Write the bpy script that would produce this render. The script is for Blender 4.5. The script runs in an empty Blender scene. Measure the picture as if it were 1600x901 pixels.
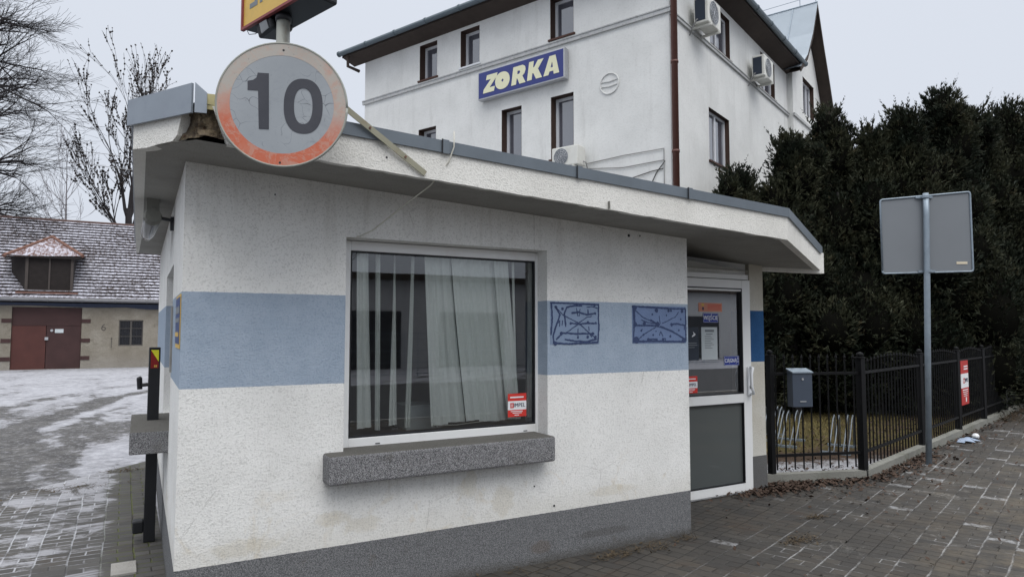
import bpy, math, random
from math import sin, cos, pi, radians, atan, atan2, sqrt
from mathutils import Vector, Matrix, noise as mnoise
S = bpy.context.scene
COL = S.collection

# ------------------------------------------------------------------ camera, world, sun
AZ = radians(60.3); PITCH = atan(65.5/1060)
cam = bpy.data.cameras.new('camera'); cam.sensor_width = 36; cam.lens = 36*1060/1600
cam.clip_start = .05; cam.clip_end = 2000
co = bpy.data.objects.new('camera', cam); COL.objects.link(co)
co.location = (0, 0, 1.6); co.rotation_euler = (pi/2+PITCH, 0, AZ-pi/2); S.camera = co

SUN_EL, SUN_AZ = radians(52), radians(262)      # azimuth measured from +X, counter-clockwise
wd = bpy.data.worlds.new('World'); S.world = wd; wd.use_nodes = True
nt = wd.node_tree; nt.nodes.clear()
out = nt.nodes.new('ShaderNodeOutputWorld'); bg = nt.nodes.new('ShaderNodeBackground')
sky = nt.nodes.new('ShaderNodeTexSky'); sky.sky_type = 'NISHITA'; sky.sun_disc = False
sky.sun_elevation = SUN_EL; sky.sun_rotation = pi/2-SUN_AZ; sky.dust_density = 6; sky.air_density = 1.5
hs = nt.nodes.new('ShaderNodeHueSaturation'); hs.inputs['Saturation'].default_value = .25
tc = nt.nodes.new('ShaderNodeTexCoord'); sp = nt.nodes.new('ShaderNodeSeparateXYZ')
rp = nt.nodes.new('ShaderNodeValToRGB')
e = rp.color_ramp.elements
e[0].position = .0; e[0].color = (.63, .675, .755, 1)
e[1].position = 1.; e[1].color = (1, 1, 1, 1)
x = e.new(.45); x.color = (.665, .71, .795, 1)
x = e.new(.62); x.color = (.86, .89, .95, 1)
mul = nt.nodes.new('ShaderNodeVectorMath'); mul.operation = 'SCALE'
mr = nt.nodes.new('ShaderNodeMapRange'); mr.inputs['From Min'].default_value = .5; mr.inputs['From Max'].default_value = 1
mr.inputs['To Min'].default_value = 10; mr.inputs['To Max'].default_value = 27
mx = nt.nodes.new('ShaderNodeMix'); mx.data_type = 'RGBA'; mx.inputs['Factor'].default_value = .06
nt.links.new(sky.outputs[0], hs.inputs['Color'])
nt.links.new(tc.outputs['Generated'], sp.inputs[0]); nt.links.new(sp.outputs['Z'], rp.inputs[0]); nt.links.new(sp.outputs['Z'], mr.inputs['Value'])
nt.links.new(rp.outputs[0], mul.inputs[0]); nt.links.new(mr.outputs[0], mul.inputs['Scale'])
nt.links.new(mul.outputs[0], mx.inputs['A']); nt.links.new(hs.outputs[0], mx.inputs['B'])
nt.links.new(mx.outputs['Result'], bg.inputs['Color']); bg.inputs['Strength'].default_value = .1
nt.links.new(bg.outputs[0], out.inputs[0])

sl = bpy.data.lights.new('sun', 'SUN'); sl.energy = 1.0; sl.angle = radians(40); sl.color = (1, .97, .93)
so = bpy.data.objects.new('sun', sl); COL.objects.link(so)
sdir = Vector((cos(SUN_AZ)*cos(SUN_EL), sin(SUN_AZ)*cos(SUN_EL), sin(SUN_EL)))
so.rotation_euler = sdir.to_track_quat('Z', 'Y').to_euler(); so.location = (0, -10, 20)
S.view_settings.view_transform = 'Standard'; S.view_settings.look = 'None'
S.view_settings.exposure = .15; S.view_settings.gamma = 1; S.view_settings.use_curve_mapping = False

# ------------------------------------------------------------------ material helpers
class M:
    """tiny node-graph writer"""
    def __init__(s, name, rough=.8, spec=.3):
        s.m = bpy.data.materials.new(name); s.m.use_nodes = True
        s.t = s.m.node_tree; s.b = s.t.nodes['Principled BSDF']
        s.b.inputs['Roughness'].default_value = rough
        s.b.inputs['Specular IOR Level'].default_value = spec
        g = s.t.nodes.new('ShaderNodeNewGeometry'); s.pos = g.outputs['Position']; s.nor = g.outputs['Normal']
    def n(s, k, **kw):
        n = s.t.nodes.new(k)
        for a, v in kw.items(): setattr(n, a, v)
        return n
    def put(s, sock, v):
        if hasattr(v, 'is_linked') or isinstance(v, bpy.types.NodeSocket): s.t.links.new(v, sock)
        else:
            if isinstance(v, (tuple, list)) and len(v) == 3 and sock.type == 'RGBA': v = (*v, 1)
            sock.default_value = v
    def math(s, op, a, b=0, c=0, clamp=False):
        n = s.n('ShaderNodeMath', operation=op, use_clamp=clamp)
        for i, v in enumerate((a, b, c)):
            if i < len(n.inputs): s.put(n.inputs[i], v)
        return n.outputs[0]
    def mapv(s, v, scale=(1, 1, 1), rot=0, loc=(0, 0, 0)):
        n = s.n('ShaderNodeMapping'); s.put(n.inputs['Vector'], v)
        n.inputs['Scale'].default_value = scale; n.inputs['Rotation'].default_value = (0, 0, rot); n.inputs['Location'].default_value = loc
        return n.outputs[0]
    def noise(s, scale, detail=3, rough=.55, v=None, dist=0):
        n = s.n('ShaderNodeTexNoise'); s.put(n.inputs['Vector'], v or s.pos)
        n.inputs['Scale'].default_value = scale; n.inputs['Detail'].default_value = detail
        n.inputs['Roughness'].default_value = rough; n.inputs['Distortion'].default_value = dist
        return n.outputs['Fac']
    def vor(s, scale, v=None, feature='F1', out='Distance'):
        n = s.n('ShaderNodeTexVoronoi', feature=feature); s.put(n.inputs['Vector'], v or s.pos)
        n.inputs['Scale'].default_value = scale
        return n.outputs[out]
    def ramp(s, f, a, b, lo=0., hi=1.):
        n = s.n('ShaderNodeMapRange', interpolation_type='SMOOTHSTEP'); s.put(n.inputs['Value'], f)
        for k, v in (('From Min', a), ('From Max', b), ('To Min', lo), ('To Max', hi)): n.inputs[k].default_value = v
        return n.outputs[0]
    def mix(s, f, a, b, mode='MIX'):
        n = s.n('ShaderNodeMix', data_type='RGBA', blend_type=mode)
        s.put(n.inputs['Factor'], f); s.put(n.inputs['A'], a); s.put(n.inputs['B'], b)
        return n.outputs['Result']
    def xyz(s, v=None):
        n = s.n('ShaderNodeSeparateXYZ'); s.put(n.inputs[0], v or s.pos); return n.outputs
    def vec(s, x, y, z=0):
        n = s.n('ShaderNodeCombineXYZ')
        for i, v in enumerate((x, y, z)): s.put(n.inputs[i], v)
        return n.outputs[0]
    def white(s, v):
        n = s.n('ShaderNodeTexWhiteNoise', noise_dimensions='3D'); s.put(n.inputs['Vector'], v); return n.outputs['Value']
    def col(s, c): s.put(s.b.inputs['Base Color'], c); return s
    def rough(s, c): s.put(s.b.inputs['Roughness'], c); return s
    def bump(s, h, dist=.01, strength=1):
        n = s.n('ShaderNodeBump'); s.put(n.inputs['Height'], h); n.inputs['Distance'].default_value = dist
        n.inputs['Strength'].default_value = strength
        s.t.links.new(n.outputs[0], s.b.inputs['Normal']); return s

def plain(name, c, rough=.7, var=.15, sc=8, metal=0, spec=.3, dirt=None, bump=0):
    m = M(name, rough, spec); f = m.noise(sc, 4)
    k = m.math('MULTIPLY_ADD', f, 2*var, 1-var)
    cc = m.mix(1, (*c, 1), m.vec(k, k, k), 'MULTIPLY')
    if dirt: cc = m.mix(m.math('MULTIPLY', m.ramp(m.noise(sc*.6, 6, .7), .5, .75), dirt[1]), cc, (*dirt[0], 1))
    m.col(cc); m.b.inputs['Metallic'].default_value = metal
    if bump: m.bump(m.noise(sc*12, 3), bump)
    return m.m

def glass(name, tint=(.8, .84, .83), boost=2.0):
    m = M(name); t = m.t; t.nodes.remove(m.b)
    o = [n for n in t.nodes if n.type == 'OUTPUT_MATERIAL'][0]
    tr = m.n('ShaderNodeBsdfTransparent'); tr.inputs[0].default_value = (*tint, 1)
    gl = m.n('ShaderNodeBsdfGlossy'); gl.inputs['Roughness'].default_value = .005; gl.inputs[0].default_value = (.95, .97, 1, 1)
    bp = m.n('ShaderNodeBump'); bp.inputs['Distance'].default_value = .004; bp.inputs['Strength'].default_value = .15
    t.links.new(m.noise(1.1, 1), bp.inputs['Height']); t.links.new(bp.outputs[0], gl.inputs['Normal'])
    fr = m.n('ShaderNodeFresnel'); fr.inputs[0].default_value = 1.5
    f = m.math('MULTIPLY', fr.outputs[0], boost, clamp=True)
    mxn = m.n('ShaderNodeMixShader'); t.links.new(f, mxn.inputs[0]); t.links.new(tr.outputs[0], mxn.inputs[1]); t.links.new(gl.outputs[0], mxn.inputs[2])
    t.links.new(mxn.outputs[0], o.inputs[0]); return m.m

MT = {}
def kiosk_wall():
    m = M('kiosk_stucco', .9, .15); P = m.xyz()
    wob = m.math('MULTIPLY_ADD', m.noise(30, 2), .006, -.003)
    z = m.math('ADD', P[2], wob)
    g1 = m.noise(150, 3, .7); g2 = m.vor(110); big = m.noise(2.2, 5, .6); mid = m.noise(9, 5, .65)
    white = m.mix(m.ramp(big, .3, .75), (.84, .84, .82, 1), (.75, .75, .73, 1))
    # brownish water stains low on the wall, grime near the eaves side
    st = m.math('MULTIPLY', m.ramp(m.noise(3.2, 4, .7, dist=.6), .55, .68), m.ramp(P[2], .85, .45))
    white = m.mix(m.math('MULTIPLY', st, .38), white, (.56, .47, .32, 1))
    def blob(cx, cz, rx, rz):
        a = m.math('DIVIDE', m.math('SUBTRACT', P[0], cx), rx); b = m.math('DIVIDE', m.math('SUBTRACT', P[2], cz), rz)
        return m.math('ADD', m.math('MULTIPLY', a, a), m.math('MULTIPLY', b, b))
    wn = m.math('MULTIPLY_ADD', m.noise(7, 6, .75, dist=.8), 3.2, -1.6)
    for q_, (cx, cz, rx, rz) in enumerate(((1.10, .49, .14, .05), (1.28, .43, .16, .06), (2.25, .45, .09, .12), (.62, .40, .20, .05), (3.2, .42, .25, .04), (2.0, .60, .06, .10))):
        white = m.mix(m.math('MULTIPLY', m.ramp(m.math('ADD', blob(cx, cz, rx, rz), wn), 1.1, .3), .28), white, (.50, .43, .28, 1))
    vs_ = m.vec(m.math('MULTIPLY', P[0], 16), m.math('MULTIPLY', P[1], 16), m.math('MULTIPLY', P[2], 1.2))
    runs = m.ramp(m.noise(1.0, 4, .7, v=vs_), .50, .70)
    under = m.math('MULTIPLY', m.ramp(P[2], .45, .70), m.math('MULTIPLY', m.math('GREATER_THAN', P[0], 1.04), m.math('LESS_THAN', P[0], 2.60)))
    under = m.math('MULTIPLY', under, m.math('LESS_THAN', P[2], .72))
    white = m.mix(m.math('MULTIPLY', m.math('MULTIPLY', runs, under), .35), white, (.42, .40, .34, 1))
    white = m.mix(m.math('MULTIPLY', m.math('MULTIPLY', runs, m.ramp(P[2], 1.9, 2.5)), .30), white, (.42, .40, .36, 1))
    splash = m.ramp(m.math('ADD', P[2], m.math('MULTIPLY', m.noise(5, 6, .8), .35)), .72, .50)
    white = m.mix(m.math('MULTIPLY', splash, .30), white, (.50, .47, .40, 1))
    ce = m.vor(1.1, m.mapv(m.pos, (1, 1, 1.4)), 'DISTANCE_TO_EDGE')
    ce = m.math('ADD', ce, m.math('MULTIPLY_ADD', m.noise(14, 3), .03, -.015))
    crk = m.math('MULTIPLY', m.ramp(m.math('ABSOLUTE', ce), .0045, .001), m.ramp(m.noise(1.3, 2), .50, .56))
    white = m.mix(m.math('MULTIPLY', crk, .30), white, (.25, .24, .22, 1))
    pits = m.ramp(m.noise(105, 2, .75), .53, .64)
    white = m.mix(m.math('MULTIPLY', pits, .42), white, (.40, .40, .385, 1))
    white = m.mix(m.math('MULTIPLY', m.ramp(m.noise(4.5, 6, .75), .55, .72), .12), white, (.45, .43, .38, 1))
    blue = m.mix(m.ramp(mid, .3, .7), (.325, .395, .485, 1), (.37, .44, .53, 1))
    blue = m.mix(m.math('MULTIPLY', pits, .35), blue, (.19, .25, .35, 1))
    blue = m.mix(m.math('MULTIPLY', m.ramp(m.noise(6, 5, .7), .52, .75), .3), blue, (.34, .42, .52, 1))
    gray = m.mix(m.ramp(m.noise(170, 2, .8), .35, .7), (.085, .088, .092, 1), (.26, .262, .27, 1))
    gray = m.mix(m.math('MULTIPLY', m.ramp(m.noise(5, 5, .7), .6, .75), .5), gray, (.12, .10, .08, 1))
    gray = m.mix(m.math('MULTIPLY', m.ramp(m.math('ADD', blob(2.55, .10, .10, .05), wn), 1.2, .4), .35), gray, (.12, .085, .06, 1))
    gray = m.mix(m.math('MULTIPLY', m.ramp(m.math('ADD', blob(3.1, .13, .25, .03), wn), 1.2, .4), .35), gray, (.06, .055, .05, 1))
    low = m.ramp(m.math('ADD', P[2], m.math('MULTIPLY', m.noise(7, 5, .7), .12)), .14, .05)
    gray = m.mix(m.math('MULTIPLY', low, .6), gray, (.06, .055, .045, 1))
    inb = m.math('MULTIPLY', m.math('GREATER_THAN', z, 1.284), m.math('LESS_THAN', z, 1.812))
    c = m.mix(inb, white, blue)
    c = m.mix(m.math('LESS_THAN', z, .33), c, gray)
    m.col(c)
    h = m.math('ADD', m.noise(105, 2, .75), m.math('MULTIPLY', mid, .5))
    m.bump(h, .009, .6); return m.m
MT['kiosk'] = kiosk_wall()
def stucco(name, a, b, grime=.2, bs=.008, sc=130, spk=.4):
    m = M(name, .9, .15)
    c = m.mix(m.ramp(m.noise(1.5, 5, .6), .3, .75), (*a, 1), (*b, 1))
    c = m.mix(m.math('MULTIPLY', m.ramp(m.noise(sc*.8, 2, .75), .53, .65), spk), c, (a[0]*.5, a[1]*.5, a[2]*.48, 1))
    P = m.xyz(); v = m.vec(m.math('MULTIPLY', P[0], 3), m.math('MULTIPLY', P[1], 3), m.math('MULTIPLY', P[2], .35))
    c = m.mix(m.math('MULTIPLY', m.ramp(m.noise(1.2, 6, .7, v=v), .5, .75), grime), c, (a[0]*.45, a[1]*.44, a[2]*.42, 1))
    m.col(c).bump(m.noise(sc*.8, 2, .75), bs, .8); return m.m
MT['fascia'] = stucco('fascia_stucco', (.80, .79, .75), (.70, .69, .65), .25)
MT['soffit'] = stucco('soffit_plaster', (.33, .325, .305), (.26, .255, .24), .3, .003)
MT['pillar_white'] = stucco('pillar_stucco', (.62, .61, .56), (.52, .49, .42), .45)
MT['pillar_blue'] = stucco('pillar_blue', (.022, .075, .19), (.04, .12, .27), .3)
MT['pillar_gray'] = stucco('pillar_gray', (.12, .12, .12), (.16, .16, .16), .3)
MT['building'] = stucco('building_render', (.74, .745, .73), (.66, .665, .65), .24, .004, 30, .12)
MT['trim'] = stucco('string_course', (.50, .51, .51), (.42, .43, .43), .3, .003, 20)
MT['upvc'] = plain('white_upvc', (.78, .79, .79), .35, .04, 4, spec=.5, dirt=((.5, .47, .42), .35))
MT['upvc_far'] = plain('white_window_frame', (.70, .72, .75), .4, .04)
MT['flash'] = plain('zinc_flashing', (.135, .16, .185), .5, .22, 5, .25, .5, dirt=((.10, .12, .14), .5))
MT['flash_lt'] = plain('zinc_flashing_light', (.26, .295, .34), .45, .12, 6, .3, .5, dirt=((.18, .21, .25), .5))
MT['flash_y'] = plain('yellowed_sheet', (.50, .45, .24), .6, .2, 14, dirt=((.20, .2, .2), .5))
MT['sill'] = None
def terrazzo():
    m = M('speckled_stone', .85, .2)
    c = m.mix(m.ramp(m.noise(190, 2, .9), .38, .66), (.06, .06, .065, 1), (.40, .40, .41, 1))
    P = m.xyz(m.nor)
    c = m.mix(m.math('MULTIPLY', m.ramp(P[2], .3, .9), .8), c, (.11, .105, .09, 1))
    c = m.mix(m.math('MULTIPLY', m.ramp(m.noise(8, 5, .7), .55, .7), .4), c, (.10, .09, .07, 1))
    m.col(c).bump(m.noise(180, 2, .8), .006); return m.m
MT['sill'] = terrazzo()
MT['conc'] = plain('weathered_concrete', (.20, .20, .18), .9, .3, 5, dirt=((.08, .085, .05), .6), bump=.006)
MT['conc_lt'] = plain('pale_concrete', (.32, .31, .29), .9, .3, 7, dirt=((.15, .13, .10), .5), bump=.006)
def rubble():
    m = M('exposed_masonry', .95, .1)
    c = m.mix(m.ramp(m.noise(14, 4, .7), .35, .65), (.13, .105, .085, 1), (.30, .24, .16, 1))
    c = m.mix(m.ramp(m.noise(45, 4, .8), .55, .7), c, (.10, .045, .03, 1))
    m.col(c).bump(m.noise(50, 5, .8), .03); return m.m
MT['rubble'] = rubble()
MT['glass'] = glass('window_glass', (.95, .97, .96), 2.9)
MT['glass_door'] = glass('door_glass', (.80, .83, .82), 6.0)
def farglass(name, base, k):
    m = M(name, .06, .5); t = m.t
    m.b.inputs['Base Color'].default_value = (*base, 1)
    o = [n for n in t.nodes if n.type == 'OUTPUT_MATERIAL'][0]
    gl = m.n('ShaderNodeBsdfGlossy'); gl.inputs['Roughness'].default_value = .03
    mxn = m.n('ShaderNodeMixShader'); mxn.inputs[0].default_value = k
    t.links.new(m.b.outputs[0], mxn.inputs[1]); t.links.new(gl.outputs[0], mxn.inputs[2]); t.links.new(mxn.outputs[0], o.inputs[0])
    return m.m
MT['farglass'] = farglass('upper_window_glass', (.10, .105, .13), .24)
MT['darkpanel'] = farglass('frosted_door_panel', (.085, .095, .095), .02)
MT['curtain'] = plain('pale_curtain', (.6, .66, .70), .9)
MT['brown'] = plain('brown_paint', (.075, .034, .024), .6, .2, 20)
MT['brownrev'] = plain('brown_reveal', (.055, .032, .024), .7, .25, 12)
MT['dkwood'] = plain('dark_soffit_boards', (.05, .038, .032), .8, .3, 6)
MT['gutter'] = plain('zinc_gutter', (.10, .13, .15), .45, .25, 3, .3, .5)
MT['roofmetal'] = plain('roof_sheet', (.30, .345, .39), .6, .15, 2, .1, .4)
MT['downpipe'] = plain('brown_downpipe', (.10, .04, .03), .5, .25, 9, spec=.4)
MT['signblue'] = plain('sign_blue', (.026, .038, .19), .35, .1, 6, spec=.5)
MT['cream'] = plain('cream_letters', (.74, .73, .52), .5, .05)
MT['alu'] = plain('aluminium_trim', (.45, .46, .48), .4, .1, 8, .4, .5)
MT['acwhite'] = plain('ac_casing', (.66, .66, .62), .5, .08, 8, dirt=((.35, .32, .26), .5))
MT['black'] = plain('black_plastic', (.012, .013, .016), .5, .2, 10, spec=.4)
MT['dark'] = plain('dark_metal', (.02, .022, .028), .45, .25, 12, spec=.5)
MT['fence'] = plain('black_fence_paint', (.004, .0042, .005), .55, .3, 30, spec=.22)
MT['mail'] = plain('slate_mailbox', (.055, .07, .098), .45, .08, 10, spec=.4)
MT['galv'] = plain('galvanised_steel', (.25, .30, .35), .45, .25, 14, .4, .5, dirt=((.16, .2, .24), .5))
MT['rack'] = plain('dull_steel', (.16, .18, .20), .55, .25, 14, .4, .4)
MT['signback'] = plain('grey_sign_back', (.19, .205, .222), .5, .06, 3, .2, .4)
MT['white'] = plain('white_print', (.78, .8, .82), .5, .04)
MT['paper'] = plain('paper', (.55, .60, .62), .8, .05)
MT['red'] = plain('red_print', (.62, .045, .035), .45, .08)
MT['redban'] = plain('red_banner', (.46, .035, .032), .5, .1)
MT['peach'] = plain('salmon_paper', (.60, .27, .19), .8, .08)
MT['navy'] = plain('navy_poster', (.03, .04, .06), .5, .1)
MT['printblue'] = plain('enamel_blue', (.008, .03, .26), .6, .05, spec=.5)
MT['ink'] = plain('printed_ink', (.04, .05, .09), .6, .1)
MT['greytext'] = plain('grey_print', (.20, .22, .24), .7, .1)
MT['interior'] = plain('interior_wall', (.34, .34, .32), .9)
MT['slat'] = None
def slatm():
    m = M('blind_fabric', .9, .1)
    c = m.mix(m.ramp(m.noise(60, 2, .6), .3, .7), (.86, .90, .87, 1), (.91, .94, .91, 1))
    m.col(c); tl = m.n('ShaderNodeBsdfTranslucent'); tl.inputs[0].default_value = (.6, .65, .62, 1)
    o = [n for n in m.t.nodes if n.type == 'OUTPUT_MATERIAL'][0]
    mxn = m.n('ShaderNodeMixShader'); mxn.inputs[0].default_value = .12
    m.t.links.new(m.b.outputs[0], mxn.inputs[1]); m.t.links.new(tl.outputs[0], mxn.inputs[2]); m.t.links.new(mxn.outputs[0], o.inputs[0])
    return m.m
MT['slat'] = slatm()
MT['yellow'] = plain('faded_yellow_sheet', (.66, .43, .09), .45, .12, 8, spec=.4, dirt=((.4, .28, .1), .4))
MT['redrim'] = plain('faded_red_rim', (.23, .05, .05), .5, .25, 18)
MT['oldpole'] = plain('painted_pole', (.30, .31, .28), .5, .15, 18, .1, .4, dirt=((.20, .08, .03), .35))
MT['brace'] = plain('rusting_brace', (.29, .28, .21), .6, .2, 10, .1, .4, dirt=((.22, .13, .05), .5))
MT['leaf'] = plain('dead_leaves', (.062, .040, .029), .85, .55, 25)
MT['twig'] = plain('dry_stalks', (.085, .065, .042), .9, .4, 30)
MT['weed'] = plain('green_weeds', (.08, .10, .03), .9, .3, 30)
MT['bark'] = plain('grey_bark', (.06, .055, .055), .95, .3, 5)
MT['bark2'] = plain('dark_bark', (.028, .025, .026), .95, .3, 5)
MT['oldleaf'] = plain('withered_leaf', (.035, .026, .022), .95, .3, 9)
MT['rag'] = plain('pale_blue_rag', (.28, .34, .44), .9, .3, 30)
MT['barnwood'] = plain('old_black_boards', (.022, .018, .017), .9, .4, 5)
MT['clay'] = plain('clay_tile', (.16, .085, .065), .85, .35, 6)
MT['tarp'] = plain('blue_tarp_strip', (.03, .04, .07), .6, .2, 5)
MT['wire'] = plain('cable', (.25, .25, .25), .6)
MT['whitewire'] = plain('pale_cable', (.55, .54, .48), .6)
MT['darkwire'] = plain('dark_cable', (.05, .05, .05), .6)
MT['lampglass'] = plain('lamp_glass', (.30, .31, .32), .15, .15, 30, spec=.6)

# ------------------------------------------------------------------ mesh helpers
class MB:
    def __init__(s): s.v = []; s.f = []; s.mi = []; s.cur = 0
    def vert(s, p): s.v.append(tuple(p)); return len(s.v)-1
    def face(s, pts): s.f.append([s.vert(p) for p in pts]); s.mi.append(s.cur); return s
    def hexa(s, b, t):  # bottom loop ccw seen from above, top loop same order
        n = len(b); i = [s.vert(p) for p in b]; j = [s.vert(p) for p in t]
        s.f.append(i[::-1]); s.f.append(j); s.mi += [s.cur]*2
        for k in range(n):
            s.f.append([i[k], i[(k+1) % n], j[(k+1) % n], j[k]]); s.mi.append(s.cur)
        return s
    def box(s, x0, x1, y0, y1, z0, z1, T=None):
        b = [(x0, y0, z0), (x1, y0, z0), (x1, y1, z0), (x0, y1, z0)]; t = [(p[0], p[1], z1) for p in b]
        if T: b = [T(*p) for p in b]; t = [T(*p) for p in t]
        return s.hexa(b, t)
    def tube(s, pts, r, n=8, caps=True):
        pts = [Vector(p) for p in pts]; rr = r if isinstance(r, (list, tuple)) else [r]*len(pts)
        rings = []; ref = None
        for k, p in enumerate(pts):
            d = (pts[min(k+1, len(pts)-1)]-pts[max(k-1, 0)])
            d = d.normalized() if d.length > 1e-9 else Vector((0, 0, 1))
            if ref is None: ref = d.orthogonal().normalized()
            a = (ref-d*ref.dot(d)); a = a.normalized() if a.length > 1e-6 else d.orthogonal().normalized(); ref = a
            b = d.cross(a)
            rings.append([s.vert(p+(a*cos(2*pi*q/n)+b*sin(2*pi*q/n))*rr[k]) for q in range(n)])
        for k in range(len(rings)-1):
            for q in range(n):
                s.f.append([rings[k][q], rings[k][(q+1) % n], rings[k+1][(q+1) % n], rings[k+1][q]]); s.mi.append(s.cur)
        if caps and n > 3:
            s.f.append(rings[0][::-1]); s.f.append(rings[-1]); s.mi += [s.cur]*2
        return s
    def lathe(s, c, prof, n=16):   # prof list of (r,z) around vertical axis
        rings = [[s.vert((c[0]+r*cos(2*pi*q/n), c[1]+r*sin(2*pi*q/n), c[2]+z)) for q in range(n)] for r, z in prof]
        for k in range(len(rings)-1):
            for q in range(n):
                s.f.append([rings[k][q], rings[k][(q+1) % n], rings[k+1][(q+1) % n], rings[k+1][q]]); s.mi.append(s.cur)
        return s
    def prism(s, poly, f0, f1):    # poly: 2d list, f0/f1 map 2d -> 3d (two ends)
        return s.hexa([f0(*p) for p in poly], [f1(*p) for p in poly])
    def build(s, name, mat, parent=None, smooth=False, label=None, bevel=0):
        xs, ys, zs = zip(*s.v)
        o = Vector(((min(xs)+max(xs))/2, (min(ys)+max(ys))/2, min(zs)))
        me = bpy.data.meshes.new(name); me.from_pydata([Vector(p)-o for p in s.v], [], s.f)
        for m in (mat if isinstance(mat, (list, tuple)) else [mat]): me.materials.append(m)
        me.polygons.foreach_set('material_index', s.mi)
        me.polygons.foreach_set('use_smooth', [smooth]*len(s.f)); me.update()
        return link(me, name, o, parent, label, bevel)
WL = {}
def link(me, name, o, parent=None, label=None, bevel=0):
    ob = bpy.data.objects.new(name, me); COL.objects.link(ob); WL[ob.name] = o
    if parent: ob.parent = parent; ob.location = o-WL[parent.name]
    else: ob.location = o
    if label: ob['label'] = label
    if bevel:
        b = ob.modifiers.new('bevel', 'BEVEL'); b.width = bevel; b.segments = 2; b.limit_method = 'ANGLE'; b.angle_limit = radians(40)
    return ob
def tag(o, label=None, cat=None, group=None, kind=None):
    for k, v in (('label', label), ('category', cat), ('group', group), ('kind', kind)):
        if v: o[k] = v
    return o
def thing(name, loc, label, cat, group=None):
    o = bpy.data.objects.new(name, None); COL.objects.link(o); o.location = loc; WL[o.name] = Vector(loc)
    o.empty_display_size = .1
    return tag(o, label, cat, group)
def curve_mesh(name, splines, F, mat, parent, thick=.002):
    """flat shapes with holes (2-D closed splines) mapped by F(x,y,h) to the world"""
    cu = bpy.data.curves.new(name, 'CURVE'); cu.dimensions = '2D'; cu.fill_mode = 'BOTH'; cu.extrude = .5
    for pts in splines:
        sp_ = cu.splines.new('POLY'); sp_.points.add(len(pts)-1)
        for q, p in enumerate(pts): sp_.points[q].co = (p[0], p[1], 0, 1)
        sp_.use_cyclic_u = True
    return _conv(cu, name, F, mat, parent, thick)
def _conv(cu, name, F, mat, parent, thick):
    t = bpy.data.objects.new('tmp', cu); COL.objects.link(t)
    bpy.context.view_layer.update()
    me = bpy.data.meshes.new_from_object(t.evaluated_get(bpy.context.evaluated_depsgraph_get()))
    bpy.data.objects.remove(t)
    vs = [F(v.co.x, v.co.y, (v.co.z+.5)*thick) for v in me.vertices]
    mb = MB(); mb.v = [tuple(v) for v in vs]; mb.f = [list(p.vertices) for p in me.polygons]; mb.mi = [0]*len(mb.f)
    bpy.data.meshes.remove(me)
    return mb.build(name, mat, parent)
def text(body, name, size, F, mat, parent, thick=.002, bold=.0, align='CENTER', sx=1):
    cu = bpy.data.curves.new(name, 'FONT'); cu.body = body; cu.size = size; cu.extrude = .5
    cu.align_x = align; cu.align_y = 'CENTER'; cu.space_character = 1.08; cu.resolution_u = 3
    t = bpy.data.objects.new('tmp', cu); COL.objects.link(t); bpy.context.view_layer.update()
    me = bpy.data.meshes.new_from_object(t.evaluated_get(bpy.context.evaluated_depsgraph_get())); bpy.data.objects.remove(t)
    mb = MB()
    for q, dx in enumerate((0,) if not bold else (0, -bold*size, bold*size)):     # doubled strokes make a bold face
        o_ = len(mb.v); mb.v += [tuple(F((v.co.x+dx)*sx, v.co.y, (v.co.z+.5)*thick+q*.00012)) for v in me.vertices]
        mb.f += [[o_+k_ for k_ in p.vertices] for p in me.polygons]
    mb.mi = [0]*len(mb.f); bpy.data.meshes.remove(me)
    return mb.build(name, mat, parent)
def ell(cx, cy, a, b, n=40, p=2.0):
    r = []
    for k in range(n):
        t = 2*pi*k/n; c, s_ = cos(t), sin(t)
        r.append((cx+a*math.copysign(abs(c)**(2/p), c), cy+b*math.copysign(abs(s_)**(2/p), s_)))
    return r
def wallgrid(mb, o, du, dn, L, z0, ztop, holes, depth, s_extra=()):
    """front face of a wall with openings; du along, dn inward"""
    o = Vector(o); du = Vector(du); dn = Vector(dn)
    ss = sorted({0, L, *[h[0] for h in holes], *[h[1] for h in holes], *s_extra})
    zs = sorted({z0, *[h[2] for h in holes], *[h[3] for h in holes]})+[None]
    P = lambda s, z, d=0: o+du*s+dn*d+Vector((0, 0, ztop(s) if z is None else z))
    for a, b in zip(ss, ss[1:]):
        for c, d in zip(zs, zs[1:]):
            m = (a+b)/2
            if any(h[0] < m < h[1] and h[2] <= c and (d is not None and d <= h[3]) for h in holes): continue
            mb.face([P(a, c), P(b, c), P(b, d), P(a, d)])
    for h in holes:
        a, b, c, d = h[:4]
        mb.face([P(a, c), P(a, d), P(a, d, depth), P(a, c, depth)]); mb.face([P(b, c), P(b, c, depth), P(b, d, depth), P(b, d)])
        mb.face([P(a, d), P(b, d), P(b, d, depth), P(a, d, depth)]); mb.face([P(a, c), P(a, c, depth), P(b, c, depth), P(b, c)])
    return mb
def frame_ring(mb, T, s0, s1, z0, z1, w, d0, d1, wb=None):
    """rectangular ring; T(s,d,z)->world"""
    wb = wb or w
    mb.box(s0, s0+w, d0, d1, z0, z1, T); mb.box(s1-w, s1, d0, d1, z0, z1, T)
    mb.box(s0+w, s1-w, d0, d1, z1-w, z1, T); mb.box(s0+w, s1-w, d0, d1, z0, z0+wb, T)
R_ = random.Random

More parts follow.
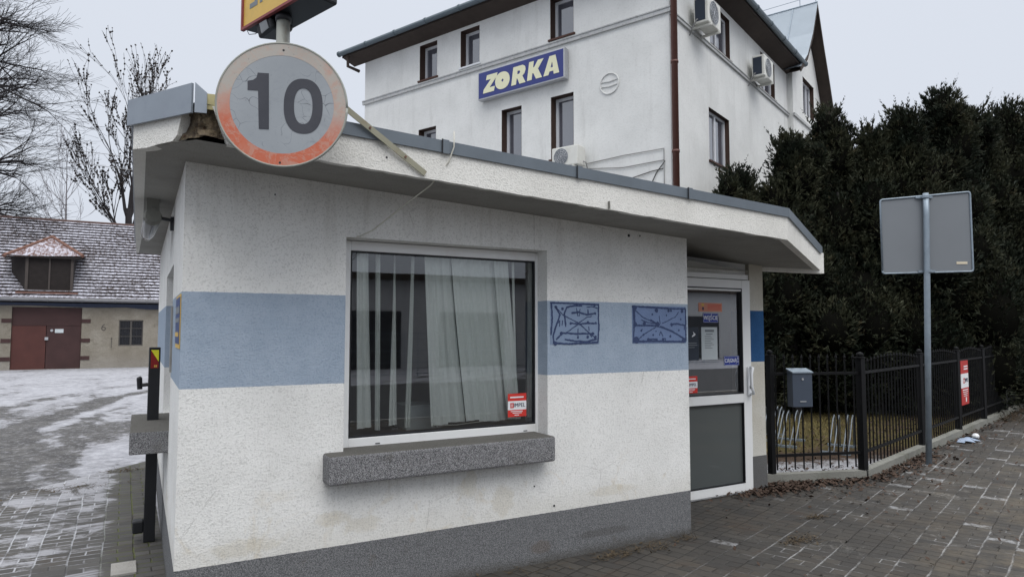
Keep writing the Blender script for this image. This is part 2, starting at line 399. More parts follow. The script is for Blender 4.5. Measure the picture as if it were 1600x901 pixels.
# ------------------------------------------------------------------ ground
def paver_col(m, ang, seed, frost, dark=(.046, .043, .040), dark2=(.082, .074, .064)):
    """20 cm wide courses of stone pavers; returns colour, height. frost = 0..1 socket"""
    v = m.mapv(m.pos, (1, 1, 1), -ang, (seed, seed*.7, 0)); X = m.xyz(v)
    wv = m.math('MULTIPLY_ADD', m.noise(2.5, 2), .03, -.015)
    a = m.math('DIVIDE', m.math('ADD', X[1], wv), .2); ia = m.math('FLOOR', a); fa = m.math('FRACT', a)
    ra = m.white(m.vec(ia, 3.3, seed))
    b = m.math('ADD', m.math('DIVIDE', m.math('ADD', X[0], wv), .1), m.math('MULTIPLY', ra, 1)); ib = m.math('FLOOR', b); fb = m.math('FRACT', b)
    par = m.math('FRACT', m.math('MULTIPLY', ib, .5))           # every other brick is split in two halves
    split = m.math('GREATER_THAN', par, .25)
    ja = m.math('MULTIPLY', m.math('MINIMUM', fa, m.math('SUBTRACT', 1, fa)), .2)
    jm = m.math('ADD', m.math('MULTIPLY', m.math('ABSOLUTE', m.math('SUBTRACT', fa, .5)), .2), m.math('SUBTRACT', 1, split))
    jb = m.math('MULTIPLY', m.math('MINIMUM', fb, m.math('SUBTRACT', 1, fb)), .1)
    d = m.math('MINIMUM', m.math('MINIMUM', ja, jm), jb)
    dw = m.math('ADD', d, m.math('MULTIPLY_ADD', m.noise(60, 3), .006, -.003))
    joint = m.ramp(dw, .0065, .003)
    half = m.math('MULTIPLY', m.math('GREATER_THAN', fa, .5), split)
    rnd = m.white(m.vec(ia, ib, half))
    base = m.mix(m.math('MULTIPLY', rnd, m.ramp(m.noise(1.1, 3), .3, .7, .5, 1)), (*dark, 1), (*dark2, 1))
    base = m.mix(m.math('MULTIPLY', m.ramp(m.noise(1.6, 5, .7), .5, .7), .45), base, (.085, .066, .048, 1))
    base = m.mix(m.math('MULTIPLY', m.noise(90, 3, .8), .4), base, (.04, .04, .04, 1))
    base = m.mix(m.math('MULTIPLY', joint, .75), base, (.025, .023, .02, 1))
    # frosty joints: long ones strongest, patchy
    patch = m.ramp(m.noise(1.1, 4, .65), .40, .55)
    lj = m.ramp(m.math('ADD', ja, m.math('MULTIPLY_ADD', m.noise(45, 3), .012, -.006)), .0085, .004)
    oj = m.ramp(m.math('ADD', m.math('MINIMUM', jm, jb), m.math('MULTIPLY_ADD', m.noise(45, 3), .010, -.005)), .0065, .003)
    fj = m.math('MAXIMUM', m.math('MULTIPLY', lj, .9), m.math('MULTIPLY', oj, m.ramp(m.noise(3.1, 3, .6), .45, .62)))
    fj = m.math('MULTIPLY', m.math('MULTIPLY', fj, patch), frost, clamp=True)
    return base, fj, rnd, d, ib, ia
def pavement_mat():
    m = M('frosty_pavers', .8, .25); P = m.xyz()
    # frost grows away from the kiosk (kept clear by the eaves) and away from the fence
    fr = m.ramp(m.math('ADD', m.math('MULTIPLY', P[0], -.33), P[1]), 2.65, 1.9)
    near = m.ramp(m.math('ADD', m.math('MULTIPLY', P[0], -.33), P[1]), 2.9, 2.2)
    base, fj, rnd, d, ib, ia = paver_col(m, radians(19.6), .13, fr)
    c = m.mix(m.math('MULTIPLY', fj, m.ramp(m.noise(8, 4, .7), .35, .65, .30, .85)), base, (.38, .38, .38, 1))
    full = m.math('MULTIPLY', m.math('GREATER_THAN', rnd, .94), m.math('MULTIPLY', near, m.ramp(m.noise(14, 4, .8), .38, .6)))
    c = m.mix(m.math('MULTIPLY', m.math('MULTIPLY', full, m.math('LESS_THAN', m.math('FRACT', m.math('MULTIPLY', ib, .5)), .25)), .5), c, (.42, .43, .45, 1))
    soft = m.math('MULTIPLY', m.math('MULTIPLY', m.ramp(m.noise(1.7, 6, .8, dist=.7), .55, .70), fr), m.ramp(m.noise(30, 4, .8), .35, .65))
    c = m.mix(m.math('MULTIPLY', soft, .40), c, (.34, .33, .31, 1))
    tan = m.math('MULTIPLY', m.ramp(m.math('ADD', m.math('MULTIPLY', P[0], -.33), P[1]), 1.9, .6), m.ramp(m.noise(1.2, 6, .8), .42, .62))
    c = m.mix(m.math('MULTIPLY', tan, .30), c, (.20, .165, .115, 1))
    dirt = m.math('MULTIPLY', m.ramp(m.noise(2.6, 5, .75, dist=.5), .55, .70), .55)
    c = m.mix(dirt, c, (.06, .042, .032, 1))
    c = m.mix(m.math('MULTIPLY', m.ramp(m.noise(3.3, 5, .7), .62, .75), .4), c, (.22, .19, .13, 1))
    m.col(c).rough(m.ramp(m.noise(2, 3), .3, .7, .65, .9))
    m.bump(m.math('ADD', m.ramp(d, .001, .008), m.math('MULTIPLY', m.noise(70, 3), .35)), .006, .8); return m.m
MT['pave'] = pavement_mat()
def drive_mat():
    m = M('snowy_drive_pavers', .8, .25); P = m.xyz()
    base, fj, rnd, d, ib, ia = paver_col(m, radians(90), .44, 1.0, (.075, .073, .07), (.12, .115, .11))
    # snow film: patchy, wiped in streaks across the drive, denser away from the wall
    sn = m.noise(1.0, 6, .75, v=m.mapv(m.pos, (1.8, 2.4, 1), .3), dist=.8)
    k = m.math('ADD', sn, m.math('MULTIPLY', m.ramp(P[1], 5, 9), .12))
    k = m.math('SUBTRACT', k, m.math('MULTIPLY', m.ramp(P[0], -.15, .12), .3))
    k = m.math('SUBTRACT', k, m.math('MULTIPLY', m.ramp(P[0], -.55, -1.0), .10))
    k = m.math('ADD', k, m.math('MULTIPLY_ADD', rnd, .09, -.045))
    film = m.math('MULTIPLY', m.ramp(k, .51, .62), .62)
    c = m.mix(film, base, (.42, .425, .46, 1))
    jj = m.ramp(m.math('ADD', d, m.math('MULTIPLY_ADD', m.noise(45, 3), .01, -.005)), .008, .004)
    c = m.mix(m.math('MULTIPLY', m.math('MULTIPLY', jj, m.ramp(m.noise(2.1, 4, .7), .38, .62, .1, .8)), m.ramp(P[0], .1, -.2)), c, (.46, .47, .50, 1))
    moss = m.math('MULTIPLY', m.math('MULTIPLY', jj, m.ramp(P[0], -.15, .02)), m.ramp(m.noise(6, 3), .4, .55))
    c = m.mix(moss, c, (.08, .09, .03, 1))
    c = m.mix(m.math('MULTIPLY', m.ramp(m.noise(9, 5, .8), .64, .74), .5), c, (.06, .045, .035, 1))
    m.col(c); m.bump(m.math('ADD', m.ramp(d, .001, .008), m.math('MULTIPLY', m.noise(70, 3), .3)), .006, .7); return m.m
MT['drive'] = drive_mat()
def yard_mat():
    m = M('yard_snow_and_asphalt', .85, .2); P = m.xyz()
    asph = m.mix(m.ramp(m.noise(3, 7, .8), .35, .65), (.045, .044, .045, 1), (.105, .102, .10, 1))
    n1 = m.noise(.8, 7, .72, v=m.mapv(m.pos, (1, .55, 1)), dist=.5); n2 = m.noise(5, 5, .8)
    k = m.math('ADD', m.math('MULTIPLY', n1, .8), m.math('MULTIPLY', n2, .25))
    k = m.math('ADD', k, m.ramp(P[1], 11, 22, -.01, .095))
    k = m.math('ADD', k, m.math('MULTIPLY', m.ramp(P[0], -.7, .0), m.ramp(P[1], 14, 10, 0, .12)))
    w1 = m.math('MULTIPLY_ADD', m.noise(.5, 3), .9, -.45)
    for off, wd_, am in ((0, .30, .15), (-1.55, .30, .13), (.75, .14, .08), (-3.4, .25, .12), (-5.0, .25, .12)):
        dy_ = m.math('SUBTRACT', P[1], 11.6)
        xc = m.math('MULTIPLY_ADD', m.math('MULTIPLY', dy_, dy_), .0243, -1.42+off)
        dd_ = m.math('ABSOLUTE', m.math('SUBTRACT', m.math('ADD', P[0], w1), xc))
        k = m.math('SUBTRACT', k, m.math('MULTIPLY', m.ramp(dd_, wd_*1.5, wd_*.5), m.ramp(P[1], 27, 17, 0, am)))
    dk = m.math('MULTIPLY', m.ramp(m.math('ADD', P[1], m.math('MULTIPLY_ADD', m.noise(.9, 4), 3, -1.5)), 13.0, 10.8), m.ramp(P[0], -.5, -1.1))
    k = m.math('SUBTRACT', k, m.math('MULTIPLY', dk, .14))
    snow = m.math('ADD', m.ramp(k, .46, .56, 0, .8), m.ramp(k, .56, .66, 0, .2))
    sc = m.mix(m.ramp(m.noise(5, 5, .8), .35, .7), (.28, .285, .31, 1), (.43, .435, .47, 1))
    asph = m.mix(m.math('MULTIPLY', m.ramp(m.noise(11, 6, .85), .50, .64), .45), asph, (.36, .365, .39, 1))
    c = m.mix(m.math('MULTIPLY', snow, .92), asph, sc)
    m.col(c); m.bump(m.math('ADD', snow, m.math('MULTIPLY', m.noise(12, 5, .7), .7)), .02, .7); return m.m
MT['yard'] = yard_mat()
def lawn_mat():
    m = M('wintry_lawn', .95, .1); P = m.xyz()
    g = m.mix(m.ramp(m.noise(3, 4, .7), .35, .65), (.085, .075, .028, 1), (.14, .11, .05, 1))
    g = m.mix(m.math('MULTIPLY', m.noise(60, 3, .8), .7), g, (.05, .04, .022, 1))
    d = m.math('ADD', m.math('MULTIPLY', m.math('SUBTRACT', P[0], 5.94), .319), m.math('MULTIPLY', m.math('SUBTRACT', P[1], 4.93), .948))
    nz = m.math('MULTIPLY_ADD', m.noise(3.5, 5, .75), 1.6, -.8)
    near = m.ramp(m.math('ADD', d, nz), 1.15, .75)
    far = m.math('MULTIPLY', m.ramp(m.math('ADD', P[1], nz), 9.6, 10.6), m.ramp(P[0], 60, 40))
    dirt = m.ramp(m.math('ADD', d, nz), 1.9, 1.4)
    c = m.mix(dirt, g, m.mix(m.noise(40, 4, .8), (.035, .024, .018, 1), (.10, .07, .05, 1)))
    sn = m.math('MULTIPLY', m.math('MAXIMUM', near, far), m.ramp(m.noise(7, 5, .8), .36, .48))
    c = m.mix(m.math('MULTIPLY', sn, .9), c, (.44, .45, .48, 1))
    m.col(c).bump(m.noise(40, 4, .8), .03); return m.m
MT['lawn'] = lawn_mat()
MT['road'] = plain('street_asphalt', (.06, .06, .062), .85, .3, 3, bump=.004)

def sheet(name, poly, z, mat):
    mb = MB(); mb.face([(p[0], p[1], z) for p in poly]); o = mb.build(name, mat); return tag(o, kind='structure')
sheet('yard_ground', [(-400, -400), (400, -400), (400, 500), (-400, 500)], 0 - .008, MT['yard'])
F0, F1 = Vector((5.94, 4.93, 0)), Vector((6.985, 4.58, 0)); fd = Vector((cos(radians(15.2)), sin(radians(15.2)), 0))
FE = F1+fd*16
sheet('pavement', [(-.2, -3.2), (60, -3.2), (60, 19), (FE.x, FE.y), (F1.x, F1.y), (F0.x, F0.y), (5.6, 4.95), (.27, 4.95), (.27, 3.4), (-.2, 3.4)], -.004, MT['pave'])
sheet('driveway', [(-.93, -3.2), (-.2, -3.2), (-.2, 3.4), (.30, 3.4), (.30, 9.6), (-.93, 8.3)], -.003, MT['drive'])
sheet('lawn', [(5.7, 5.0), (5.95, 5.0), (7.0, 4.66), (FE.x, FE.y+.1), (60, 19.1), (60, 45), (5.7, 26)], -.002, MT['lawn'])
sheet('road', [(-200, -11), (200, -11), (200, -3.3), (-200, -3.3)], -.002, MT['road'])
mb = MB(); mb.box(-200, 200, -3.3, -3.2, -.1, .02)
tag(mb.build('road_kerb', MT['conc_lt']), kind='structure')
mb = MB(); mb.box(-.03, .12, 5.22, 5.48, -.01, .012)
tag(mb.build('drain_slab', MT['conc_lt'], bevel=.004), 'small flat concrete slab set in the drive near the kiosk', 'slab')

# ------------------------------------------------------------------ kiosk
zs = lambda x: 2.537-.0482*x          # soffit height
zf = lambda x: 2.690-.0425*x          # underside of the front flashing
k = thing('kiosk', (3, 6.5, 0), 'flat roofed white kiosk with a pale blue band and a grey plinth', 'kiosk')
KX, KY, KR = .265, 4.072, 3.962
mb = MB()
wallgrid(mb, (KX, KY, 0), (1, 0, 0), (0, 1, 0), KR-KX, -.05, lambda s: zs(KX+s)+.02, [(1.160-KX, 2.612-KX, .72, 2.170)], .21)
# left wall, slightly splayed, with its own opening
lw = Vector((.09, 5.2, 0)).normalized(); ln = Vector((lw.y, -lw.x, 0))
LWL = 5.2
Lp = Vector((KX, KY, 0))+lw*LWL
wallgrid(mb, Lp, -lw, ln, LWL, -.05, lambda s: zs(.3)+.02, [(LWL-2.50, LWL-1.15, .90, 2.06)], .22)
# return by the door, door wall, right and back walls
mb.face([(KR, KY, -.05), (KR, 4.82, -.05), (KR, 4.82, 2.38), (KR, KY, 2.38)])
mb.face([(KR, 4.82, 2.165), (5.56, 4.82, 2.165), (5.56, 4.82, 2.33), (KR, 4.82, 2.38)])
mb.face([(KR, 4.82, -.05), (4.36, 4.82, -.05), (4.36, 4.82, 2.165), (KR, 4.82, 2.165)])
mb.face([(5.68, 5.0, -.05), (5.68, 9.2, -.05), (5.68, 9.2, 2.3), (5.68, 5.0, 2.3)])
mb.face([(5.68, 9.2, -.05), (Lp.x, 9.2, -.05), (Lp.x, 9.2, 2.55), (5.68, 9.2, 2.3)])
mb.build('wall', MT['kiosk'], k)
# inner lining so that the room is a closed dark space
mb = MB()
mb.face([(.5, 7.2, 0), (5.6, 7.2, 0), (5.6, 7.2, 2.4), (.5, 7.2, 2.4)])
mb.face([(.49, 4.30, 0), (.55, 7.2, 0), (.55, 7.2, .9), (.49, 4.30, .9)])
mb.face([(.49, 4.30, 2.06), (.55, 7.2, 2.06), (.55, 7.2, 2.4), (.49, 4.30, 2.4)])
mb.face([(4.1, 4.3, 0), (4.1, 7.2, 0), (4.1, 7.2, 2.4), (4.1, 4.3, 2.4)])
mb.face([(5.6, 4.9, 0), (5.6, 7.2, 0), (5.6, 7.2, 2.4), (5.6, 4.9, 2.4)])
mb.face([(.45, 4.29, .01), (3.9, 4.29, .01), (3.9, 7.2, .01), (.45, 7.2, .01)]); mb.face([(3.9, 4.88, .01), (5.6, 4.88, .01), (5.6, 7.2, .01), (3.9, 7.2, .01)])
mb.face([(.45, 4.25, 2.4), (4.1, 4.25, 2.2), (5.7, 4.85, 2.2), (5.7, 7.2, 2.25), (.45, 7.2, 2.4)])
mb.face([(.4, 4.29, 0), (4.1, 4.29, 0), (4.1, 4.29, .80), (.4, 4.29, .80)])
mb.build('interior_lining', MT['interior'], k)

# pillar right of the door
def pil(z0, z1, g=0): mb = MB(); mb.box(5.492-g, 5.690+g, 4.772-g, 5.02+g, z0, z1); return mb
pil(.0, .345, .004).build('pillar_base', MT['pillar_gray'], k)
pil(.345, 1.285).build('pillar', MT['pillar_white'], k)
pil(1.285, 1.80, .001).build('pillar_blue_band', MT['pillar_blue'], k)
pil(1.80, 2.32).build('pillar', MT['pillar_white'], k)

# roof slab with stuccoed edge
A_ = (.01, 3.968); B_ = (.275, 3.575); Cc = (4.54, 3.575); D_ = (6.38, 4.605); E_ = (5.74, 5.00); G_ = (5.74, 9.3); H_ = (.095, 9.3)
def lerp(a, b, t): return (a[0]+(b[0]-a[0])*t, a[1]+(b[1]-a[1])*t)
mb = MB()
def fz(p): return (p[0], p[1], zs(p[0]))
loop = [A_, B_, Cc, D_, E_, G_, H_]
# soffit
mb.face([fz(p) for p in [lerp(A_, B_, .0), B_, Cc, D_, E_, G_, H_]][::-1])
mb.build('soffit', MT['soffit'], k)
mb = MB(); mb.face([(p[0], p[1], zf(p[0])+.03) for p in loop]); mb.build('roof_deck', MT['flash'], k)
def strip(name, pts, zb, zt, mat, out=0, th=.03, parent=k, **kw):
    """upright band along a polyline, thickness th going inward (to the left of travel)"""
    mb = MB()
    for a, b in zip(pts, pts[1:]):
        a = Vector((a[0], a[1], 0)); b = Vector((b[0], b[1], 0)); d = (b-a).normalized(); n = Vector((-d.y, d.x, 0))
        a2, b2 = a-n*out, b-n*out
        mb.hexa([(a2.x, a2.y, zb(a.x)), (b2.x, b2.y, zb(b.x)), (b2.x+n.x*th, b2.y+n.y*th, zb(b.x)), (a2.x+n.x*th, a2.y+n.y*th, zb(a.x))],
                [(a2.x, a2.y, zt(a.x)), (b2.x, b2.y, zt(b.x)), (b2.x+n.x*th, b2.y+n.y*th, zt(b.x)), (a2.x+n.x*th, a2.y+n.y*th, zt(a.x))])
    return mb.build(name, mat, parent, **kw)
# front fascia with a broken left end, subdivided for an irregular lower edge
rr = R_(3)
mb = MB(); xs_ = [.385+(4.54-.385)*q/60 for q in range(61)]
jag = [rr.uniform(-.003, .002) for _ in xs_]
for q in range(60):
    a, b = xs_[q], xs_[q+1]; ya = 3.555
    za, zb_ = zs(a)-.004+jag[q], zs(b)-.004+jag[q+1]
    ab = a+.03 if q == 0 else a
    mb.hexa([(ab, ya, za), (b, ya, zb_), (b, ya+.06, zb_+.004), (ab, ya+.06, za+.004)], [(a-(.045 if q == 0 else 0), ya, zf(a)+.02), (b, ya, zf(b)+.02), (b, ya+.06, zf(b)+.02), (a, ya+.06, zf(a)+.02)])
mb.build('fascia', MT['fascia'], k)
strip('fascia', [(4.54, 3.555), (6.40, 4.60)], lambda x: zs(x)-.004, lambda x: zf(x)+.0, MT['fascia'], 0, .06)
# chamfer piece: ends in a jagged break
mb = MB(); dv = Vector((B_[0]-A_[0], B_[1]-A_[1], 0)); Lc = dv.length; dv.normalize(); nv = Vector((-dv.y, dv.x, 0))
pb = [(0, 2.533), (.11, 2.527), (.20, 2.535), (.30, 2.537), (.335, 2.565), (.345, 2.60), (.36, 2.645), (.37, 2.68), (0, 2.68)]
f0 = lambda s, z: Vector((A_[0], A_[1], z))+dv*s
mb.prism(pb[::-1], f0, lambda s, z: f0(s, z)+nv*.06); mb.build('fascia', MT['fascia'], k)
strip('fascia', [H_, A_], lambda x: 2.531, lambda x: 2.68, MT['fascia'], 0, .06)
# crack line as a real groove-like sliver of shadow is left to the plaster; exposed masonry between
mb = MB(); rr = R_(8)
def rub(u_, v_):
    if u_ < .45: p = f0(.27+(Lc-.27)*u_/.45, 0)+nv*.05
    else: p = Vector((B_[0]+(.46-B_[0])*(u_-.45)/.55, 3.575+.035, 0))
    z = 2.545+(2.70-2.545)*v_
    n = mnoise.noise(Vector((p.x*22, p.y*22, z*22)))*.028+mnoise.noise(Vector((p.x*60, p.y*60, z*60)))*.012
    led = .035*max(0, 1-v_*3.2)
    return (p.x-nv.x*0, p.y-n-led-.004, z+.006*n*20*(v_ == 0))
NU, NV = 36, 18
for a in range(NU):
    for b in range(NV):
        mb.face([rub(a/NU, b/NV), rub((a+1)/NU, b/NV), rub((a+1)/NU, (b+1)/NV), rub(a/NU, (b+1)/NV)])
mb.build('exposed_masonry', MT['rubble'], k, smooth=True)
# rear beam of the canopy
strip('canopy_beam', [D_, (5.70, 4.96)], lambda x: zs(x)-.035, lambda x: zf(x)-.01, MT['fascia'], .0, .09)
# flashings
strip('roof_flashing', [lerp(A_, B_, -.04), lerp(A_, B_, .975)], lambda x: 2.652, lambda x: 2.785+.05*x, MT['flash_lt'], .025, .012)
strip('roof_flashing', [(.262, 3.558), (.315, 3.545)], lambda x: 2.652, lambda x: 2.80-(x-.262)*.9, MT['flash_lt'], .0, .01)
strip('roof_flashing', [(.318, 3.58), (.372, 3.572)], lambda x: 2.682, lambda x: 2.760, MT['flash_y'], 0, .01)
strip('roof_flashing', [(.372, 3.565), (.96, 3.545)], lambda x: 2.668-.03*x, lambda x: zf(x)+.07, MT['flash'], 0, .01)
for a, b in ((.962, 1.575), (1.580, 2.505), (2.535, 3.47), (3.50, 4.55)):
    strip('roof_flashing', [(a, 3.54), (b, 3.54)], lambda x: zf(x)-.002, lambda x: zf(x)+.069, MT['flash'], 0, .012)
for a in (1.577, 2.52, 3.485):
    strip('flashing_joint', [(a-.022, 3.534), (a+.022, 3.534)], lambda x: zf(x)-.006, lambda x: zf(x)+.074, MT['flash'], 0, .012)
    mb = MB(); mb.box(a-.024, a-.018, 3.530, 3.536, zf(a)-.008, zf(a)+.076); mb.build('flashing_seam', MT['black'], k)
strip('roof_flashing', [(4.552, 3.543), (6.425, 4.598)], lambda x: zf(x)-.002-.018*(x-4.55)/1.9, lambda x: zf(x)+.069+.0*(x-4.55), MT['flash'], 0, .012)
strip('roof_flashing', [(H_[0]-.02, 9.32), lerp(A_, B_, -.04)], lambda x: 2.652, lambda x: 2.785, MT['flash_lt'], 0, .012)
mb = MB(); mb.box(2.758, 2.764, 3.535, 3.553, 2.40, 2.452); mb.build('drip_nail', MT['conc'], k)

for hx, hy, hz, hr in ((.737, 4.0715, 2.387, .005), (2.663, 4.0715, .372, .008), (1.18, 4.0715, .690, .006), (2.50, 4.0715, .524, .006), (1.230, 3.5545, 2.553, .006), (3.36, 4.0715, 2.330, .012), (3.47, 4.0715, 2.335, .007)):
    mb = MB(); mb.tube([(hx, hy, hz), (hx, hy-.002, hz)], hr, 7); mb.build('plug_hole', MT['black'], k)
# stone window sill
mb = MB(); mb.box(1.040, 2.590, 3.935, 4.30, .708, .878)
mb.build('window_sill', MT['sill'], k, bevel=.014)
# front window: frame > pane
WT = lambda s, d, z: (s, 4.20+d, z)
mb = MB(); frame_ring(mb, WT, 1.165, 2.655, .855, 2.166, .062, .0, .06, .075)
fr = mb.build('window_frame', MT['upvc'], k, bevel=.004)
mb = MB(); frame_ring(mb, WT, 1.228, 2.592, .931, 2.103, .010, .008, .03)
mb.build('glazing_gasket', MT['black'], fr)
for x_ in (1.40, 2.49):
    mb = MB(); mb.box(x_, x_+.03, 4.197, 4.201, .885, .891); mb.build('drain_slot', MT['black'], fr)
mb = MB(); mb.face([(1.236, 4.225, .938), (2.585, 4.225, .938), (2.585, 4.225, 2.096), (1.236, 4.225, 2.096)])
mb.build('pane', MT['glass'], fr)
# reveal lining widened to the frame (opening in stucco is narrower than the frame on the left)
# left window in the side wall
LT = lambda s, d, z: tuple(Vector((KX, KY, 0))+lw*s+ln*d+Vector((0, 0, z)))
mb = MB(); frame_ring(mb, LT, 1.15, 2.50, .90, 2.06, .06, .10, .16)
fr2 = mb.build('window_frame', MT['upvc'], k)
mb = MB(); mb.face([LT(1.21, .13, .96), LT(2.44, .13, .96), LT(2.44, .13, 2.0), LT(1.21, .13, 2.0)]); mb.build('pane', MT['farglass'], fr2)
mb = MB(); mb.box(1.19, 2.33, -.235, .10, .765, .915, LT); mb.build('hatch_shelf', MT['sill'], k, bevel=.008)
mb = MB(); mb.box(1.02, 1.10, -.012, .001, 1.32, 1.76, LT); mb.build('trim_strip', MT['conc_lt'], k)

# door
DY = 4.82
DT = lambda s, d, z: (s, DY+d, z)
dr = MB(); frame_ring(dr, DT, 4.36, 5.53, .0, 2.162, .05, -.035, .03, .03)
dobj = dr.build('door_frame', MT['upvc'], k, bevel=.003)
mb = MB(); frame_ring(mb, DT, 4.42, 5.495, .015, 2.105, .115, -.05, .02, .085)
mb.box(4.535, 5.38, DY-.05-DY, .02, .885, .975, DT)
leaf = mb.build('door_leaf', MT['upvc'], k, bevel=.004)
mb = MB(); frame_ring(mb, DT, 4.535, 5.38, .975, 1.99+.03, .012, -.052, .0); frame_ring(mb, DT, 4.535, 5.38, .10, .885, .010, -.052, .0)
mb.build('glazing_gasket', MT['black'], leaf)
GY = DY-.02
mb = MB(); mb.face([(4.545, GY, .985), (5.37, GY, .985), (5.37, GY, 2.01), (4.545, GY, 2.01)]); mb.build('pane', MT['glass_door'], leaf)
mb = MB(); mb.box(4.545, 5.37, GY-.006, GY+.006, .105, .88); mb.build('lower_panel', MT['darkpanel'], leaf)
mb = MB(); mb.box(5.425, 5.478, DY-.066, DY-.05, .95, 1.24); mb.build('handle_plate', MT['white'], leaf, bevel=.008)
mb = MB(); mb.tube([(5.46, DY-.06, 1.235), (5.455, DY-.10, 1.225), (5.42, DY-.115, 1.17), (5.42, DY-.115, 1.05), (5.445, DY-.115, .975), (5.465, DY-.06, .965)], .015, 8)
mb.build('pull_handle', MT['white'], leaf, smooth=True)
mb = MB(); mb.box(5.447, 5.462, DY-.070, DY-.064, 1.02, 1.05); mb.build('key_cylinder', MT['black'], leaf)

# painted drawings on the blue band
MT['mural'] = plain('mural_fill', (.155, .215, .36), .9, .12, 10, bump=.003)
MT['mural2'] = plain('mural_fill_pale', (.225, .295, .42), .9, .12, 10, bump=.003)
MT['muralink'] = plain('mural_line', (.045, .065, .14), .9, .3, 30)
mc = lambda x, y: (3.95-(1325-x)*(3.95-2.632)/(1325-100)*1.0, 1.806-(y-120)*.300/355)
def mural(x0, x1, y0, y1, strokes, dots, fill, label):
    p = [mc(x0, y0), mc(x1, y0), mc(x1, y1), mc(x0, y1)]
    mb = MB(); mb.box(p[0][0], p[1][0], 4.0695, 4.0715, p[2][1], p[0][1]); f = mb.build('painted_drawing', MT[fill], k, label=label)
    mb = MB(); rr = R_(int(x0))
    for st in strokes:
        w = st[0]; pts = [Vector((*mc(a, b), 0)) for a, b in st[1:]]
        dense = []
        for a, b in zip(pts, pts[1:]):
            n = max(2, int((b-a).length/.012))
            for q in range(n): dense.append(a.lerp(b, q/n)+Vector((rr.uniform(-1, 1), rr.uniform(-1, 1), 0))*.0016)
        dense.append(pts[-1])
        for q in range(len(dense)-1):
            a, b = dense[q], dense[q+1]; d = (b-a); 
            if d.length < 1e-6: continue
            d.normalize(); n = Vector((-d.y, d.x, 0))*w*rr.uniform(.8, 1.3)/2; a = a-d*w*.2; b = b+d*w*.2
            y = 4.0682-.00002*(q % 40)
            mb.face([(a.x-n.x, y, a.y-n.y), (b.x-n.x, y, b.y-n.y), (b.x+n.x, y, b.y+n.y), (a.x+n.x, y, a.y+n.y)])
    for cx, cy, r in dots:
        c = mc(cx, cy); mb.face([(c[0]+r*cos(t*pi/5)*rr.uniform(.8, 1.2), 4.0672, c[1]+r*sin(t*pi/5)*rr.uniform(.8, 1.2)) for t in range(10)])
    mb.build('brush_strokes', MT['muralink'], f)
W1, W2 = .012, .007
mural(102, 505, 124, 482, [
    (W1, (104, 130), (250, 132), (400, 136), (503, 138)), (W1, (500, 140), (498, 250), (502, 330), (492, 470)), (W1, (112, 130), (118, 260), (108, 400)), (W1, (125, 470), (250, 478), (490, 468)),
    (W1, (140, 160), (180, 230), (150, 320), (125, 400), (130, 470)), (W2, (140, 160), (200, 230), (330, 300), (470, 430)), (W1, (215, 220), (235, 165), (300, 150), (360, 150)), (W2, (400, 160), (450, 155), (490, 170)),
    (W1, (275, 215), (330, 205), (400, 228), (470, 215)), (W2, (315, 170), (325, 240)), (W2, (345, 180), (335, 240)), (W1, (410, 180), (412, 230)), (W1, (265, 300), (340, 310), (400, 300), (480, 303)),
    (W1, (215, 220), (225, 330)), (W2, (330, 300), (400, 250), (440, 240)), (W2, (330, 310), (225, 385)), (W1, (150, 440), (200, 385), (300, 392), (460, 392)), (W2, (325, 350), (325, 430)), (W2, (345, 310), (420, 390), (440, 420)),
    (W1, (220, 440), (300, 455), (400, 460), (480, 440)), (W2, (165, 300), (180, 280), (175, 330)), (W2, (200, 280), (195, 320)), (W2, (415, 330), (418, 365))],
    [(200, 178, .012), (465, 140, .012), (470, 215, .010), (265, 303, .010), (475, 300, .010), (190, 388, .014), (405, 420, .012), (470, 425, .014), (450, 390, .010), (325, 425, .010), (142, 470, .016), (150, 165, .009), (408, 290, .009)],
    'mural2', 'pale blue drawing of looping branches beside the window')
mural(798, 1313, 138, 482, [
    (W1, (800, 145), (1000, 152), (1180, 160), (1312, 158)), (W1, (1310, 160), (1312, 300), (1310, 470)), (W1, (806, 145), (815, 300), (808, 470)), (W1, (815, 465), (1000, 462), (1300, 470)),
    (W2, (830, 185), (900, 245), (1030, 300)), (W2, (1035, 305), (940, 290), (880, 265)), (W1, (820, 318), (1020, 320)), (W2, (1060, 300), (1050, 230)), (W2, (1075, 300), (1150, 265), (1210, 235), (1240, 190)),
    (W1, (1160, 308), (1220, 300), (1300, 315), (1295, 355)), (W1, (1060, 325), (1170, 370), (1310, 450)), (W2, (1020, 330), (900, 400), (860, 440)), (W2, (1040, 330), (1110, 350)), (W2, (1050, 410), (1065, 375), (1085, 420)),
    (W2, (880, 370), (890, 350)), (W1, (940, 445), (1030, 445)), (W1, (820, 180), (820, 300)), (W2, (970, 265), (1030, 300)), (W2, (1075, 440), (1110, 440), (1105, 460))],
    [(1035, 308, .022), (1025, 178, .018), (1140, 178, .012), (1165, 180, .010), (1275, 182, .014), (985, 215, .009), (1120, 222, .008), (910, 300, .016), (825, 310, .018), (1170, 308, .014), (1260, 258, .008), (1240, 362, .009), (880, 365, .010), (990, 405, .009), (1155, 418, .011), (830, 450, .028), (945, 452, .016), (1085, 450, .014), (1285, 458, .018), (1018, 370, .006), (900, 462, .012), (820, 160, .020), (900, 402, .009)],
    'mural', 'darker blue drawing of lines radiating from one dot at the wall end')

